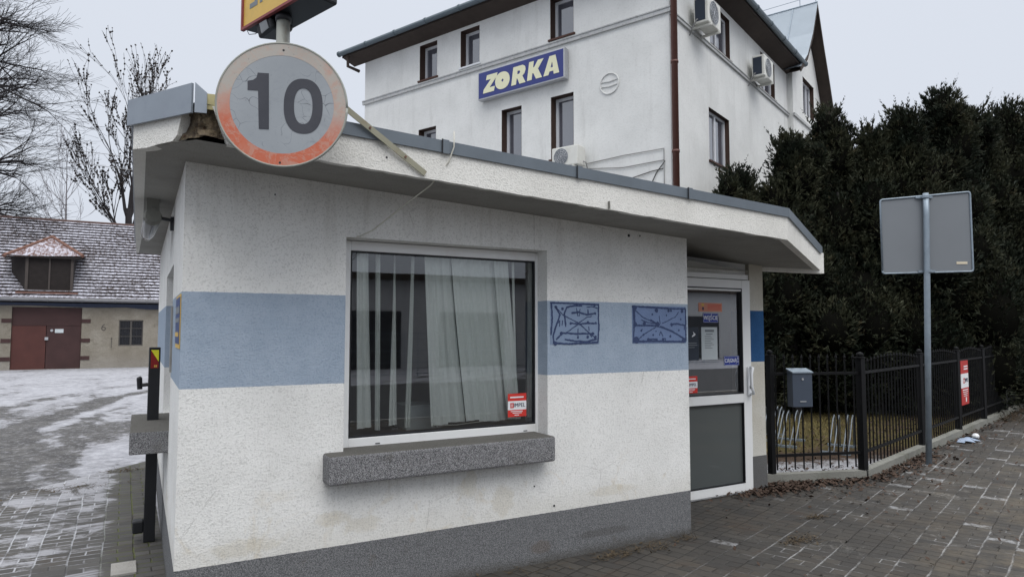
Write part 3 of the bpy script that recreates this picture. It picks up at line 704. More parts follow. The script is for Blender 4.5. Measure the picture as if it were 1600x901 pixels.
# ------------------------------------------------------------------ blinds and desk inside
bl = thing('vertical_blinds', (1.9, 4.36, .93), 'tangled pale fabric vertical blinds hanging behind the big kiosk window', 'blinds')
slats = [((1.29, 1.37), (1.30, 1.41)), ((1.424, 1.452), (1.435, 1.462)), ((1.55, 1.561), (1.520, 1.592)), ((1.668, 1.686), (1.633, 1.664)),
         ((1.757, 1.853), (1.813, 1.955)), ((1.848, 1.955), (1.946, 2.074)), ((1.950, 2.076), (2.066, 2.213)), ((2.066, 2.195), (2.195, 2.325)),
         ((2.180, 2.300), (2.305, 2.435)), ((2.29, 2.40), (2.42, 2.51)), ((2.44, 2.47), (2.47, 2.51)), ((2.59, 2.70), (2.59, 2.70)), ((1.17, 1.26), (1.17, 1.25))]
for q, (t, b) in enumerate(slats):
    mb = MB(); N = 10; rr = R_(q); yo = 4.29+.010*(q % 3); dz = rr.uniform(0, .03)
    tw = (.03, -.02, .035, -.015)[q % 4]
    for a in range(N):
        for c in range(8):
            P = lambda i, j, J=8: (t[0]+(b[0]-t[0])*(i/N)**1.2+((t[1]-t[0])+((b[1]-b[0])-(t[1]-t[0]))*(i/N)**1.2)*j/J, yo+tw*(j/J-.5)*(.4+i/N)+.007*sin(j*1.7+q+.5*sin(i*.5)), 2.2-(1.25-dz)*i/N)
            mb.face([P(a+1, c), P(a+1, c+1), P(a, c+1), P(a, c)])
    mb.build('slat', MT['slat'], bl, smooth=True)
mb = MB(); mb.box(1.1, 2.75, 4.285, 4.33, 2.19, 2.22); mb.build('head_rail', MT['upvc'], bl)
mb = MB(); mb.tube([(1.813, 4.278, .962), (2.0, 4.278, .955), (2.21, 4.278, .965)], .0025, 4); mb.build('bead_chain', MT['whitewire'], bl)
mb = MB(); mb.box(1.74, 1.98, 4.55, 4.80, .90, 1.06); mb.box(1.735, 1.985, 4.545, 4.805, 1.06, 1.072)
tag(mb.build('storage_box', MT['paper'], bevel=.004), 'white cardboard box behind the blinds on the inner window desk', 'box')
dk = thing('desk', (1.9, 4.7, 0), 'dark desk inside the kiosk under the big window', 'desk')
mb = MB(); mb.box(1.2, 2.9, 4.42, 5.0, .86, .90); mb.build('desk_top', MT['dkwood'], dk)
for x_, y_ in ((1.22, 4.44), (2.84, 4.44), (1.22, 4.94), (2.84, 4.94)):
    mb = MB(); mb.box(x_, x_+.04, y_, y_+.04, 0, .86); mb.build('leg', MT['dkwood'], dk)

# ------------------------------------------------------------------ stickers and notices
def plate(name, x0, x1, z0, z1, y, mat, label, cat, th=.002):
    t = thing(name, ((x0+x1)/2, y, z0), label, cat)
    mb = MB(); mb.box(x0, x1, y-th, y, z0, z1); mb.build('backing', mat, t); return t
def bars(t, name, rects, y, mat, th=.0012):
    mb = MB()
    for a, b, c, d in rects: mb.box(a, b, y-th, y, c, d)
    return mb.build(name, mat, t)
GF = GY-.001   # outer side of the door glass
def fsign(F0_, body, size, t, mat, bold, sx=1): text(body, 'lettering', size, F0_, mat, t, .0012, bold, sx=sx)
t = plate('entrance_sign', 4.868, 5.072, 1.676, 1.768, GF, MT['printblue'], 'blue enamel plate reading WEJŚCIE on the door glass', 'sign')
mb = MB(); frame_ring(mb, lambda s, d, z: (s, GF-.0032+d, z), 4.872, 5.068, 1.680, 1.764, .0018, 0, .0012); mb.build('border', MT['white'], t)
fsign(lambda x, y, h: (4.970+x, GF-.0022-h, 1.721+y), 'WEJŚCIE', .060, t, MT['white'], .018, .76)
t = plate('pull_sign', 5.143, 5.352, 1.255, 1.347, GF, MT['printblue'], 'blue enamel plate reading CIĄGNĄĆ low on the door glass near the handle', 'sign')
mb = MB(); frame_ring(mb, lambda s, d, z: (s, GF-.0032+d, z), 5.147, 5.348, 1.259, 1.343, .0018, 0, .0012); mb.build('border', MT['white'], t)
fsign(lambda x, y, h: (5.2475+x, GF-.0022-h, 1.301+y), 'CIĄGNĄĆ', .056, t, MT['white'], .018, .72)
t = plate('paper_notice', 4.811, 5.128, 1.782, 1.868, GF, MT['peach'], 'salmon coloured paper strip taped on the door glass above the blue plate', 'notice')
bars(t, 'print', [(4.93, 5.11, 1.850-.012*q, 1.854-.012*q) for q in range(5)], GF-.0022, MT['red'])
mb = MB(); mb.face([(4.868+.012*cos(a*pi/5), GF-.003, 1.812+.017*sin(a*pi/5)) for a in range(10)]); mb.build('pictogram', MT['ink'], t)
mb = MB(); mb.face([(4.865+.020*cos(a*pi/5), GF-.003, 1.848+.014*sin(a*pi/5)) for a in range(10)]); mb.build('pictogram', MT['yellow'], t)
t = plate('white_notice', 4.842, 5.054, 1.317, 1.632, GF, MT['paper'], 'white printed notice on the door glass between black poster and handle', 'notice')
bars(t, 'print', [(4.89, 5.01, 1.585, 1.608), (4.90, 4.99, 1.562, 1.570)]+[(4.885, 4.965+.04*((q*7) % 3)/2, 1.545-.017*q, 1.550-.017*q) for q in range(8)], GF-.0022, MT['greytext'])
t = plate('black_poster', 4.64, 4.803, 1.315, 1.632, GF, MT['navy'], 'black poster partly hidden by the wall edge on the door glass', 'poster')
bars(t, 'print', [(4.66, 4.775, 1.475, 1.483), (4.66, 4.785, 1.455, 1.463), (4.66, 4.75, 1.435, 1.441)], GF-.0022, MT['greytext'])
mb = MB(); mb.face([(4.715, GF-.0025, 1.535), (4.755, GF-.0025, 1.550), (4.765, GF-.0025, 1.565), (4.73, GF-.0025, 1.59), (4.74, GF-.0025, 1.565), (4.72, GF-.0025, 1.55)]); mb.build('emblem', MT['white'], t)
def guard(x0, x1, z0, z1, y, label):
    t = thing('security_sticker', ((x0+x1)/2, y, z0), label, 'sticker'); w, h = x1-x0, z1-z0
    X = lambda a: x0+a*w; Z = lambda a: z0+a*h
    mb = MB(); mb.box(x0, x1, y-.001, y, Z(0), Z(.30)); mb.build('lower_band', MT['red'], t)
    mb = MB(); mb.box(x0, x1, y-.001, y, Z(.30), Z(.68)); mb.build('middle_band', MT['white'], t)
    mb = MB(); mb.box(x0, x1, y-.001, y, Z(.68), Z(1)); mb.build('upper_band', MT['red'], t)
    text('IMPEL', 'lettering', h*.24, lambda a, b, g: (X(.62)+a, y-.0012-g, Z(.49)+b), MT['ink'], t, .001, .02, sx=.9)
    mb = MB(); frame_ring(mb, lambda s, d, z: (X(.22)+s*w, y-.0022+d, Z(.49)+z*h), -.09, .09, -.11, .11, .04, 0, .001)
    mb.box(X(.20), X(.24), y-.0022, y-.0012, Z(.42), Z(.56)); mb.build('emblem', MT['red'], t)
    bars(t, 'print', [(X(.12), X(.85), Z(.81), Z(.87)), (X(.15), X(.8), Z(.22), Z(.25)), (X(.25), X(.75), Z(.15), Z(.18)), (X(.35), X(.6), Z(.06), Z(.09))], y-.0012, MT['white'], .001)
    return t
guard(2.374, 2.526, .988, 1.152, 4.222, 'small red and white sticker in the lower right corner of the big window')
guard(4.62, 4.780, 1.005, 1.165, GF, 'small red and white sticker at the lower left of the door glass')

# side wall plaque
t = thing('wall_plaque', LT(.24, -.01, 1.5), 'narrow blue plaque with yellow edges on the left side wall of the kiosk', 'sign')
mb = MB(); mb.box(.03, .50, -.005, -.001, 1.50, 1.80, LT); mb.build('backing', MT['yellow'], t)
MT['plaqueblue'] = plain('plaque_blue', (.02, .06, .20), .4, .15)
mb = MB(); mb.box(.04, .49, -.007, -.005, 1.525, 1.785, LT); mb.build('face', MT['plaqueblue'], t)
for a, b in ((1.695, 1.735), (1.645, 1.67)):
    mb = MB(); mb.box(.07, .46, -.0085, -.0072, a, b, LT); mb.build('print', MT['greytext'], t)
mb = MB(); mb.box(.10, .47, -.0085, -.0072, 1.565, 1.59, LT); mb.build('print', MT['yellow'], t)

# lamp under the eaves on the side
t = thing('bulkhead_lamp', (.14, 6.3, 2.40), 'old glass bulkhead lamp on a bracket under the side eaves', 'lamp')
mb = MB(); mb.tube([(.150, 5.42, 2.400), (.150, 5.46, 2.40), (.135, 5.88, 2.345), (.130, 5.98, 2.33), (.129, 6.0, 2.328)], [.035, .056, .048, .035, .01], 12); mb.build('lamp_glass', MT['lampglass'], t, smooth=True)
mb = MB(); mb.tube([(.152, 5.36, 2.41), (.151, 5.44, 2.405)], [.05, .062], 12); mb.box(.11, .19, 5.38, 5.5, 2.45, 2.53); mb.build('housing', MT['conc'], t)
mb = MB(); mb.tube([(.19, 5.42, 2.40), (.285, 5.44, 2.39)], .012, 6); mb.tube([(.28, 5.46, 2.42), (.283, 5.46, 2.32)], .018, 6); mb.build('bracket', MT['dark'], t)
mb = MB()
for dx in (-.055, 0, .055): mb.tube([(.150+dx, 5.42, 2.39-.055*(dx == 0)), (.132+dx*.6, 5.98, 2.33-.03*(dx == 0))], .003, 4)
mb.build('wire_guard', MT['dark'], t)

# black barrier post at the hatch
t = thing('gate_post', (.225, 5.95, 0), 'black metal gate post with red and yellow tip standing beside the shelf', 'post')
PT = lambda s, d, z: (.172+s, 5.93+d, z)
mb = MB(); mb.box(0, .078, 0, .09, 0, 1.47, PT); mb.build('post', MT['black'], t, bevel=.004)
mb = MB(); mb.face([PT(.012, -.002, 1.45), PT(.066, -.002, 1.36), PT(.066, -.002, 1.45)]); mb.build('reflector', plain('lemon_film', (.75, .72, .04), .4), t)
mb = MB(); mb.face([PT(.012, -.0015, 1.448), PT(.012, -.0015, 1.31), PT(.066, -.0015, 1.31), PT(.066, -.0015, 1.355)]); mb.build('reflector', plain('dark_red_film', (.22, .015, .015), .4), t)
mb = MB(); mb.box(.036, .044, -.004, -.002, 1.318, 1.334, PT); mb.box(.047, .055, -.004, -.002, 1.318, 1.334, PT); mb.build('print', MT['yellow'], t)
mb = MB(); mb.tube([PT(0, .04, 1.185), PT(-.06, .04, 1.18)], .014, 8); mb.tube([PT(-.055, .04, 1.15), PT(-.06, .04, 1.235), PT(-.065, .04, 1.245)], [.018, .02, .012], 8); mb.build('latch', MT['black'], t)
mb = MB(); mb.box(-.075, .0, .0, .10, .07, .165, PT); mb.build('foot_bracket', MT['black'], t, bevel=.012)

# cable from roof edge to the window
mb = MB(); mb.tube([(1.628, 3.533, 2.752), (1.626, 3.528, 2.66), (1.60, 3.545, 2.57), (1.52, 3.62, 2.44), (1.42, 3.78, 2.34), (1.30, 4.0, 2.21), (1.24, 4.06, 2.178), (1.19, 4.10, 2.168), (1.17, 4.19, 2.17)], .004, 6)
tag(mb.build('loose_cable', MT['whitewire'], smooth=True), 'thin pale cable hanging from the roof edge to the window corner', 'cable')

# ------------------------------------------------------------------ speed limit sign, its pole, yellow sign box
DC = Vector((.643, 3.40, 2.703)); da = radians(-19.0); DR = .311
dh = Vector((cos(da), sin(da), 0)); dn = Vector((sin(da), -cos(da), 0)); tilt = 0
dvv = Vector((0, 0, 1))*cos(tilt)+dn*sin(tilt); 
def DF(x, y, h): return DC+dh*x*DR+dvv*y*DR+dn*h
def ringface():
    m = M('faded_red_ring', .5, .4)
    tcn = m.n('ShaderNodeTexCoord'); P = m.xyz()
    f = m.math('ADD', m.math('SUBTRACT', P[2], 2.70), m.math('MULTIPLY_ADD', m.noise(9, 5, .7), .18, -.09))
    f = m.math('ADD', f, m.math('MULTIPLY', m.math('SUBTRACT', P[0], .64), .18))
    c = m.mix(m.ramp(f, -.16, .05), (.50, .125, .065, 1), (.40, .375, .34, 1))
    c = m.mix(m.math('MULTIPLY', m.ramp(m.noise(18, 6, .8, dist=1), .46, .60), .5), c, (.46, .33, .27, 1))
    c = m.mix(m.math('MULTIPLY', m.ramp(m.noise(40, 4, .8), .62, .7), .6), c, (.12, .11, .10, 1))
    c = m.mix(m.math('MULTIPLY', m.ramp(m.noise(6, 4, .7), .5, .66), .45), c, (.50, .22, .15, 1))
    c = m.mix(m.math('MULTIPLY', m.ramp(m.noise(25, 5, .8), .6, .72), .4), c, (.40, .38, .35, 1))
    m.col(c); return m.m
def crackface(name, a, b, amt):
    m = M(name, .45, .4)
    v = m.n('ShaderNodeVectorMath', operation='ADD'); m.put(v.inputs[0], m.pos)
    nn = m.n('ShaderNodeTexNoise'); nn.inputs['Scale'].default_value = 6; m.put(nn.inputs['Vector'], m.pos)
    sc_ = m.n('ShaderNodeVectorMath', operation='SCALE'); m.put(sc_.inputs[0], nn.outputs['Color']); sc_.inputs['Scale'].default_value = .22
    m.put(v.inputs[1], sc_.outputs[0])
    e1 = m.vor(7.5, m.mapv(v.outputs[0], (1, 1, 1.5)), 'DISTANCE_TO_EDGE'); crk = m.math('MULTIPLY', m.ramp(e1, .011, .004), m.ramp(m.noise(6, 2), .44, .54))
    c = m.mix(m.ramp(m.noise(3, 5, .6), .3, .7), (*a, 1), (*b, 1))
    c = m.mix(m.math('MULTIPLY', m.ramp(m.noise(11, 6, .8, dist=.6), .5, .68), .3), c, (a[0]*.7, a[1]*.7, a[2]*.72, 1))
    c = m.mix(m.math('MULTIPLY', m.ramp(m.noise(60, 3, .8), .64, .72), .4), c, (.10, .10, .10, 1))
    c = m.mix(m.math('MULTIPLY', crk, amt), c, (.06, .065, .08, 1))
    m.col(c); return m.m
t = thing('speed_limit_sign', DC-Vector((0, 0, DR)), 'round weathered sign with a faded red ring and the number 10', 'road sign')
mb = MB(); N = 64
mb.hexa([DF(cos(2*pi*q/N), sin(2*pi*q/N), 0) for q in range(N)], [DF(cos(2*pi*q/N), sin(2*pi*q/N), .012) for q in range(N)])
mb.build('disc', MT['dark'], t)
curve_mesh('red_ring', [ell(0, 0, .975, .975, 96), ell(0, 0, .785, .785, 96)], lambda x, y, h: DF(x, y, .0125+h), ringface(), t, .001)
mb = MB(); mb.face([DF(.79*cos(2*pi*q/N), .79*sin(2*pi*q/N), .0128) for q in range(N)]); mb.build('white_face', crackface('grey_white_sheet', (.275, .30, .325), (.32, .345, .37), .7), t)
mb = MB(); mb.tube([DF(.985*cos(2*pi*q/N), .985*sin(2*pi*q/N), .010) for q in range(N+1)], .0065, 6); mb.build('rim', MT['oldpole'], t, smooth=True)
digm = crackface('black_numeral_film', (.035, .038, .05), (.05, .052, .065), .3)
px = lambda a, b: ((a-440)/103, (165-b)/99.5)
one = [px(*p) for p in ((401, 117), (418, 117), (420, 206), (404.5, 206), (402, 145.5), (386, 145.5), (385.5, 131), (394, 129), (399, 125))]
curve_mesh('numeral', [one], lambda x, y, h: DF(x, y, .0134+h), digm, t, .001)
z_o = [px(*p) for p in ell(472.5, 166, 30.5, 44, 48, 2.35)]; z_i = [px(*p) for p in ell(472.5, 166, 14.5, 28.5, 40, 2.3)]
curve_mesh('numeral', [z_o, z_i], lambda x, y, h: DF(x, y, .0134+h), digm, t, .001)
for a, b in ((0, .87), (-.02, -.93)):
    mb = MB(); mb.face([DF(a+.018*cos(q*pi/4), b+.018*sin(q*pi/4), .0145) for q in range(8)]); mb.build('bolt', MT['black'], t)
mb = MB(); mb.hexa([DF(-.12, .35, -.03), DF(.12, .35, -.03), DF(.12, .35, 0), DF(-.12, .35, 0)], [DF(-.12, .42, -.03), DF(.12, .42, -.03), DF(.12, .42, 0), DF(-.12, .42, 0)]); mb.build('clamp', MT['dark'], t)

t = thing('sign_pole', (.655, 3.495, 2.45), 'short painted steel pole with flat diagonal brace fixed to the kiosk roof edge', 'pole')
mb = MB(); mb.tube([(.655, 3.495, 2.45), (.655, 3.495, 3.28)], .033, 20); mb.build('pole_tube', MT['oldpole'], t, smooth=True)
mb = MB(); mb.tube([(.655, 3.495, 3.165), (.655, 3.495, 3.205)], .040, 16); mb.build('collar', MT['dark'], t, smooth=True)
b0, b1 = Vector((.76, 3.50, 2.918)), Vector((1.455, 3.543, 2.485)); dd = (b1-b0).normalized(); up_ = Vector((0, -1, 0)).cross(dd)
mb = MB(); q0 = up_*.016; th_ = Vector((0, -.005, 0))
mb.hexa([b0-q0, b1-q0, b1+q0, b0+q0], [b0-q0+th_, b1-q0+th_, b1+q0+th_, b0+q0+th_]); mb.build('diagonal_brace', MT['brace'], t)
for f_ in (.52, .82):
    c = b0.lerp(b1, f_)+Vector((0, -.006, 0)); mb = MB(); mb.tube([c, c+Vector((0, -.006, 0))], .007, 6); mb.build('bolt', MT['clay'], t)
for zz in (2.50, 2.60):
    mb = MB(); mb.box(.60, .71, 3.50, 3.556, zz, zz+.03); mb.build('wall_bracket', MT['dark'], t)

# yellow light box
ya, yb = Vector((.497, 3.782, 3.2)), Vector((.663, 3.306, 3.2))
yd = (yb-ya).normalized(); yn = Vector((yd.y, -yd.x, 0))   # pointing to +x side?
if yn.x > 0: yn = -yn                                       # face normal looks to -x
YL = .62; YH = .55; YTH = .175
def YF(s, z, d): return ya+yd*s-yn*d+Vector((0, 0, z))
t = thing('yellow_sign_box', YF(.3, 0, .08), 'yellow sign box with a faded red edge on top of the pole', 'sign')
mb = MB(); mb.hexa([YF(0, 0, .006), YF(YL, 0, .006), YF(YL, .0, YTH), YF(.03, .0, YTH)], [YF(0, YH, .006), YF(YL, YH, .006), YF(YL, YH, YTH), YF(.03, YH, YTH)]); mb.build('box_body', MT['black'], t, bevel=.01)
mb = MB(); frame_ring(mb, lambda s, d, z: YF(s, z, d), -.004, YL+.004, -.006, YH+.006, .014, -.006, .012); mb.build('red_frame', MT['redrim'], t)
mb = MB(); mb.face([YF(.01, .008, .003), YF(YL-.01, .008, .003), YF(YL-.01, YH-.01, .003), YF(.01, YH-.01, .003)]); mb.build('yellow_face', MT['yellow'], t)
dg = [[(.075, .105), (.125, .105), (.125, .36), (.155, .36), (.155, .079), (.075, .079)], [(.178, .079), (.205, .079), (.205, .36), (.178, .36)]]
curve_mesh('lettering', [p[::-1] for p in dg], lambda x, y, h: YF(x, y+.012, .0025-h), MT['greytext'], t, .001)
curve_mesh('lettering', [ell(.27, .17, .045, .10, 30, 2.5), ell(.27, .17, .022, .074, 24, 2.4)], lambda x, y, h: YF(x, y+.012, .0025-h), MT['greytext'], t, .001)
t = thing('sign_floodlight', (.585, 3.62, 3.12), 'small black floodlight hanging under the yellow sign box', 'lamp')
mb = MB(); LTb = lambda s, d, z: YF(s, z, d)
mb.hexa([YF(.12, -.075, .03), YF(.27, -.06, .03), YF(.27, -.04, .14), YF(.12, -.05, .14)], [YF(.12, -.004, .01), YF(.27, -.004, .01), YF(.27, -.004, .15), YF(.12, -.004, .15)]); mb.build('housing', MT['black'], t, bevel=.012)
mb = MB(); mb.hexa([YF(.165, -.060, .022), YF(.235, -.050, .022), YF(.235, -.050, .03), YF(.165, -.060, .03)], [YF(.165, -.012, .008), YF(.235, -.012, .008), YF(.235, -.012, .02), YF(.165, -.012, .02)]); mb.build('lens', MT['lampglass'], t)
mb = MB(); mb.tube([YF(.02, -.005, .02), YF(.04, -.030, .02), YF(.09, -.038, .03), YF(.13, -.03, .03)], .002, 5); mb.build('lead', MT['darkwire'], t)

# ------------------------------------------------------------------ office building
BA = radians(22.7); bu = Vector((cos(BA), sin(BA), 0)); bw = Vector((-sin(BA), cos(BA), 0)); BC = Vector((8.797, 9.400, 0))
ob = thing('office_building', BC+bu*5+bw*4, 'three storey white rendered building with brown window reveals behind the kiosk', 'building')
def LF(s, d, z): return BC+bw*s+bu*d+Vector((0, 0, z))       # left facade: s along, d inward
def RF(s, d, z): return BC+bu*s+bw*d+Vector((0, 0, z))       # right facade
LW = [(6.08, 6.68, 7.80, 8.70), (4.72, 5.31, 7.80, 8.70), (2.14, 2.73, 7.80, 8.70), (6.10, 6.70, 5.2, 6.57), (3.50, 4.06, 5.2, 6.54), (2.15, 2.72, 5.2, 6.55),
      (7.4, 8.0, 2.0, 3.3), (5.2, 5.8, 2.0, 3.3)]
RW = [(1.90, 3.10, 5.16, 6.30), (2.05, 3.25, 7.70, 8.66), (5.45, 6.62, 7.70, 8.68), (2.0, 3.2, 1.6, 2.9)]
mb = MB()
wallgrid(mb, LF(8.75, 0, 0), -bw, bu, 8.75, -.1, lambda s: 8.82, [(8.75-b, 8.75-a, c, d) for a, b, c, d in LW], .24)
wallgrid(mb, RF(0, 0, 0), bu, bw, 7.9, -.1, lambda s: 8.95, RW, .15)
mb.face([LF(8.75, 0, 0), LF(8.75, 0, 8.82), LF(8.75, 7.9, 8.82), LF(8.75, 7.9, 0)])
mb.build('wall', MT['building'], ob)
for i, (F, ws) in enumerate(((LF, LW), (RF, RW))):
    D = .24 if i == 0 else .15
    for a, b, c, d in ws:
        T = lambda s, dd_, z, F=F: F(s, dd_, z)
        mb = MB(); frame_ring(mb, T, a+.002, b-.002, c+.002, d-.002, .06, D-.05, D-.005)
        if b-a > 1: mb.box((a+b)/2-.03, (a+b)/2+.03, D-.048, D-.006, c+.05, d-.05, T)
        f = mb.build('window_frame', MT['upvc_far'], ob)
        mb = MB(); mb.face([T(a+.05, D-.02, c+.05), T(b-.05, D-.02, c+.05), T(b-.05, D-.02, d-.05), T(a+.05, D-.02, d-.05)]); mb.build('pane', MT['farglass'], f)
        mb = MB(); mb.box(a-.04, b+.04, -.04, D-.05, c-.035, c+.004, T); mb.build('window_sill', MT['brown'] if not (i == 0 and c > 7 and 4 < a < 6) else MT['upvc_far'], f)
        # brown painted reveals
        mb = MB()
        side = (b-.004, b-.001) if i == 0 else (b-.004, b-.001)
        mb.box(a+.001, a+.005, .001, D-.051, c+.005, d-.001, T); mb.box(side[0], side[1], .001, D-.051, c+.005, d-.001, T)
        mb.box(a+.006, b-.006, .001, D-.051, d-.005, d-.001, T)
        mb.build('window_reveal', MT['brownrev'], f)
# string course
mb = MB()
mb.box(-.04, 8.80, -.045, .0, 7.62, 7.70, lambda s, d, z: LF(s, d, z)); mb.box(-.04, 8.8, -.06, .0, 7.70, 7.725, lambda s, d, z: LF(s, d, z))
mb.build('string_course', MT['trim'], ob)
mb = MB(); mb.box(0, 7.78, -.045, -.0, 7.58, 7.64, RF); mb.box(0, 7.78, -.06, -.0, 7.64, 7.665, RF); mb.build('string_course', MT['trim'], ob)
# eaves: soffit boards, roof slope, gutter
OV = .42
mb = MB()
def ZB(p, z): return Vector((p.x, p.y, z))
o1, o2, o3 = BC-bu*OV-bw*OV, BC+bu*7.75-bw*OV, BC+bw*9.2-bu*OV
i1, i2, i3 = BC, BC+bu*7.75, BC+bw*9.2
mb.face([ZB(o1, 8.90), ZB(o2, 8.90), ZB(i2, 8.78), ZB(i1, 8.78)]); mb.face([ZB(o3, 8.90), ZB(o1, 8.90), ZB(i1, 8.78), ZB(i3, 8.78)])
mb.build('eaves_soffit', MT['dkwood'], ob)
mb = MB(); c1 = BC+bu*4+bw*4
mb.face([ZB(o1, 9.0), ZB(o2, 9.0), ZB(c1, 11.2)]); mb.face([ZB(o3, 9.0), ZB(o1, 9.0), ZB(c1, 11.2)]); mb.face([ZB(o2, 9.0), ZB(BC+bu*8+bw*9.2, 9.0), ZB(c1, 11.2)]); mb.face([ZB(BC+bu*8+bw*9.2, 9.0), ZB(o3, 9.0), ZB(c1, 11.2)])
mb.build('roof', MT['gutter'], ob)
mb = MB(); th = .03
for a, b in ((o1, o2), (o3, o1)):
    d = (b-a).normalized(); n = Vector((-d.y, d.x, 0)) ; n = n if (BC+bu*3+bw*3-a).dot(n) > 0 else -n
    mb.hexa([ZB(a, 8.885), ZB(b, 8.885), ZB(b+n*th, 8.885), ZB(a+n*th, 8.885)], [ZB(a, 9.0), ZB(b, 9.0), ZB(b+n*th, 9.0), ZB(a+n*th, 9.0)])
mb.build('fascia_board', MT['dkwood'], ob)
def gutter(a, b, z, r, name='gutter'):
    mb = MB(); d = (b-a).normalized(); n = Vector((d.y, -d.x, 0)); L = (b-a).length; N = max(2, int(L/1.0))
    mb.tube([ZB(a, z), ZB(b, z)], r, 10)
    for q in range(N+1):
        p = a+d*(L*q/N); mb.tube([ZB(p-d*.02, z), ZB(p+d*.02, z)], r*1.18, 10)
    return mb.build(name, MT['gutter'], ob, smooth=False)
gutter(BC+bw*9.25-bu*(OV+.06), BC-bu*(OV+.06)-bw*(OV+.06), 8.985, .065)
gutter(BC-bu*(OV+.06)-bw*(OV+.06), BC+bu*7.85-bw*(OV+.06), 8.985, .065)
mb = MB(); e0 = BC+bw*8.98-bu*.40; mb.tube([ZB(e0, 8.95), ZB(e0, 8.62), ZB(e0+bu*.38, 8.60)], .045, 8); mb.build('gutter_outlet', MT['dkwood'], ob)
# downpipe at the corner
mb = MB(); p = BC-bu*.02-bw*.10; mb.tube([ZB(p, 0), ZB(p, 8.7), ZB(p-bw*.2-bu*.2, 8.93)], .062, 12)
for zz in (1.5, 3.2, 4.9, 6.6, 8.3): mb.tube([ZB(p, zz), ZB(p, zz+.05)], .072, 12)
mb.build('downpipe', MT['downpipe'], ob, smooth=True)
# round vent
mb = MB(); c = LF(1.30, -.012, 6.53)
mb.tube([c+bw*.21*cos(a*pi/16)+Vector((0, 0, .21*sin(a*pi/16))) for a in range(33)], .014, 6)
for zz in (-.05, .05):
    hw = sqrt(.19**2-zz**2); mb.tube([c+bw*hw+Vector((0, 0, zz+.01)), c+bw*.0+Vector((0, 0, zz-.012)), c-bw*hw+Vector((0, 0, zz+.012))], .010, 5)
mb.build('round_vent', MT['building'], ob)
# thin cables on the facade
mb = MB()
def cab(*pts): mb.tube([LF(s, -.02, z) for s, z in pts], .009, 5)
cab((1.85, 4.98), (1.0, 5.02), (.14, 5.02), (.14, 4.2)); cab((1.85, 4.88), (1.0, 4.78), (.15, 4.80)); mb.build('wall_cable', MT['wire'], ob)
mb = MB(); cab((1.35, 4.45), (.8, 4.55), (.4, 4.62), (.16, 4.64)); cab((.12, 4.78), (.3, 4.58), (.42, 4.35), (.5, 4.1)); mb.build('wall_cable', MT['darkwire'], ob)
# wing with steep metal gable
WO = -.15
def WF(s, d, z): return RF(s, d+WO, z)
mb = MB(); WS0, WS1, WPk = 7.78, 11.0, 9.40
ww = (8.87-7.78, 10.08-7.78, 7.95, 9.02)
def wt(s): return 9.05+(10.75-9.05)*(1-abs(s-(WPk-WS0))/(WPk-WS0))
wallgrid(mb, WF(WS0, 0, 0), bu, bw, WS1-WS0, -.1, wt, [ww], .16, (WPk-WS0,))
mb.face([WF(WS0, 0, 0), WF(WS0, 0, 9.05), WF(WS0, 6, 9.05), WF(WS0, 6, 0)]); mb.face([WF(WS1, 0, 0), WF(WS1, 0, 9.0), WF(WS1, 8, 9.0), WF(WS1, 8, 0)])
mb.build('wing_wall', MT['building'], ob)
T = lambda s, d, z: WF(WS0+s, d, z)
mb = MB(); frame_ring(mb, T, ww[0]+.002, ww[1]-.002, ww[2]+.002, ww[3]-.002, .055, .11, .155)
for fq in (.34, .67): mb.box(ww[0]+(ww[1]-ww[0])*fq-.03, ww[0]+(ww[1]-ww[0])*fq+.03, .112, .154, ww[2]+.05, ww[3]-.05, T)
f = mb.build('window_frame', MT['upvc_far'], ob)
mb = MB(); mb.face([T(ww[0]+.05, .14, ww[2]+.05), T(ww[1]-.05, .14, ww[2]+.05), T(ww[1]-.05, .14, ww[3]-.05), T(ww[0]+.05, .14, ww[3]-.05)]); mb.build('pane', MT['farglass'], f)
mb = MB(); mb.box(ww[0]-.05, ww[1]+.05, -.004, .109, ww[3]-.004, ww[3], T); mb.box(ww[1]-.004, ww[1]-.001, -.004, .109, ww[2], ww[3]-.006, T); mb.build('window_reveal', MT['brownrev'], f)
mb = MB(); mb.box(-.02, WS1-WS0, -.05, 0, 7.58, 7.66, T); mb.build('string_course', MT['trim'], ob)
prof = [(7.35, 8.72), (8.1, 9.30), (8.75, 10.15), (9.40, 11.30), (10.05, 10.20), (10.65, 9.30), (11.25, 8.30)]
d0, d1 = -.50, 7.0
mb = MB(); mb2 = MB(); mb3 = MB()
for (a, za), (b, zb_) in zip(prof, prof[1:]):
    lower = 0 if a < 9.3 else 0
    mb.face([RF(a, d0, za+.05), RF(b, d0, zb_+.05), RF(b, d1, zb_+.05), RF(a, d1, za+.05)])
    mb2.face([RF(a, d0+.01, za-.07), RF(a, WO, za-.07), RF(b, WO, zb_-.07), RF(b, d0+.01, zb_-.07)])
    mb3.hexa([RF(a, d0, za-.10), RF(b, d0, zb_-.10), RF(b, d0+.03, zb_-.10), RF(a, d0+.03, za-.10)], [RF(a, d0, za+.045), RF(b, d0, zb_+.045), RF(b, d0+.03, zb_+.045), RF(a, d0+.03, za+.045)])
mb.build('wing_roof', MT['roofmetal'], ob); mb2.build('wing_soffit', MT['dkwood'], ob); mb3.build('barge_board', MT['dkwood'], ob)
mb = MB()
for dd_ in (.2, 1.1, 2.0, 2.9, 3.8):
    mb.tube([RF(a, dd_, za+.06) for a, za in prof[:4]], .018, 4)
mb.tube([RF(9.4, -.5, 11.37), RF(9.4, 5, 11.37)], .02, 5)
for dd_ in (.0, 1.5, 3.0): mb.tube([RF(9.4, dd_, 11.35), RF(9.4, dd_, 11.6)], .010, 4)
mb.tube([RF(9.4, -.45, 11.35), RF(9.4, -.45, 11.75)], .010, 4)
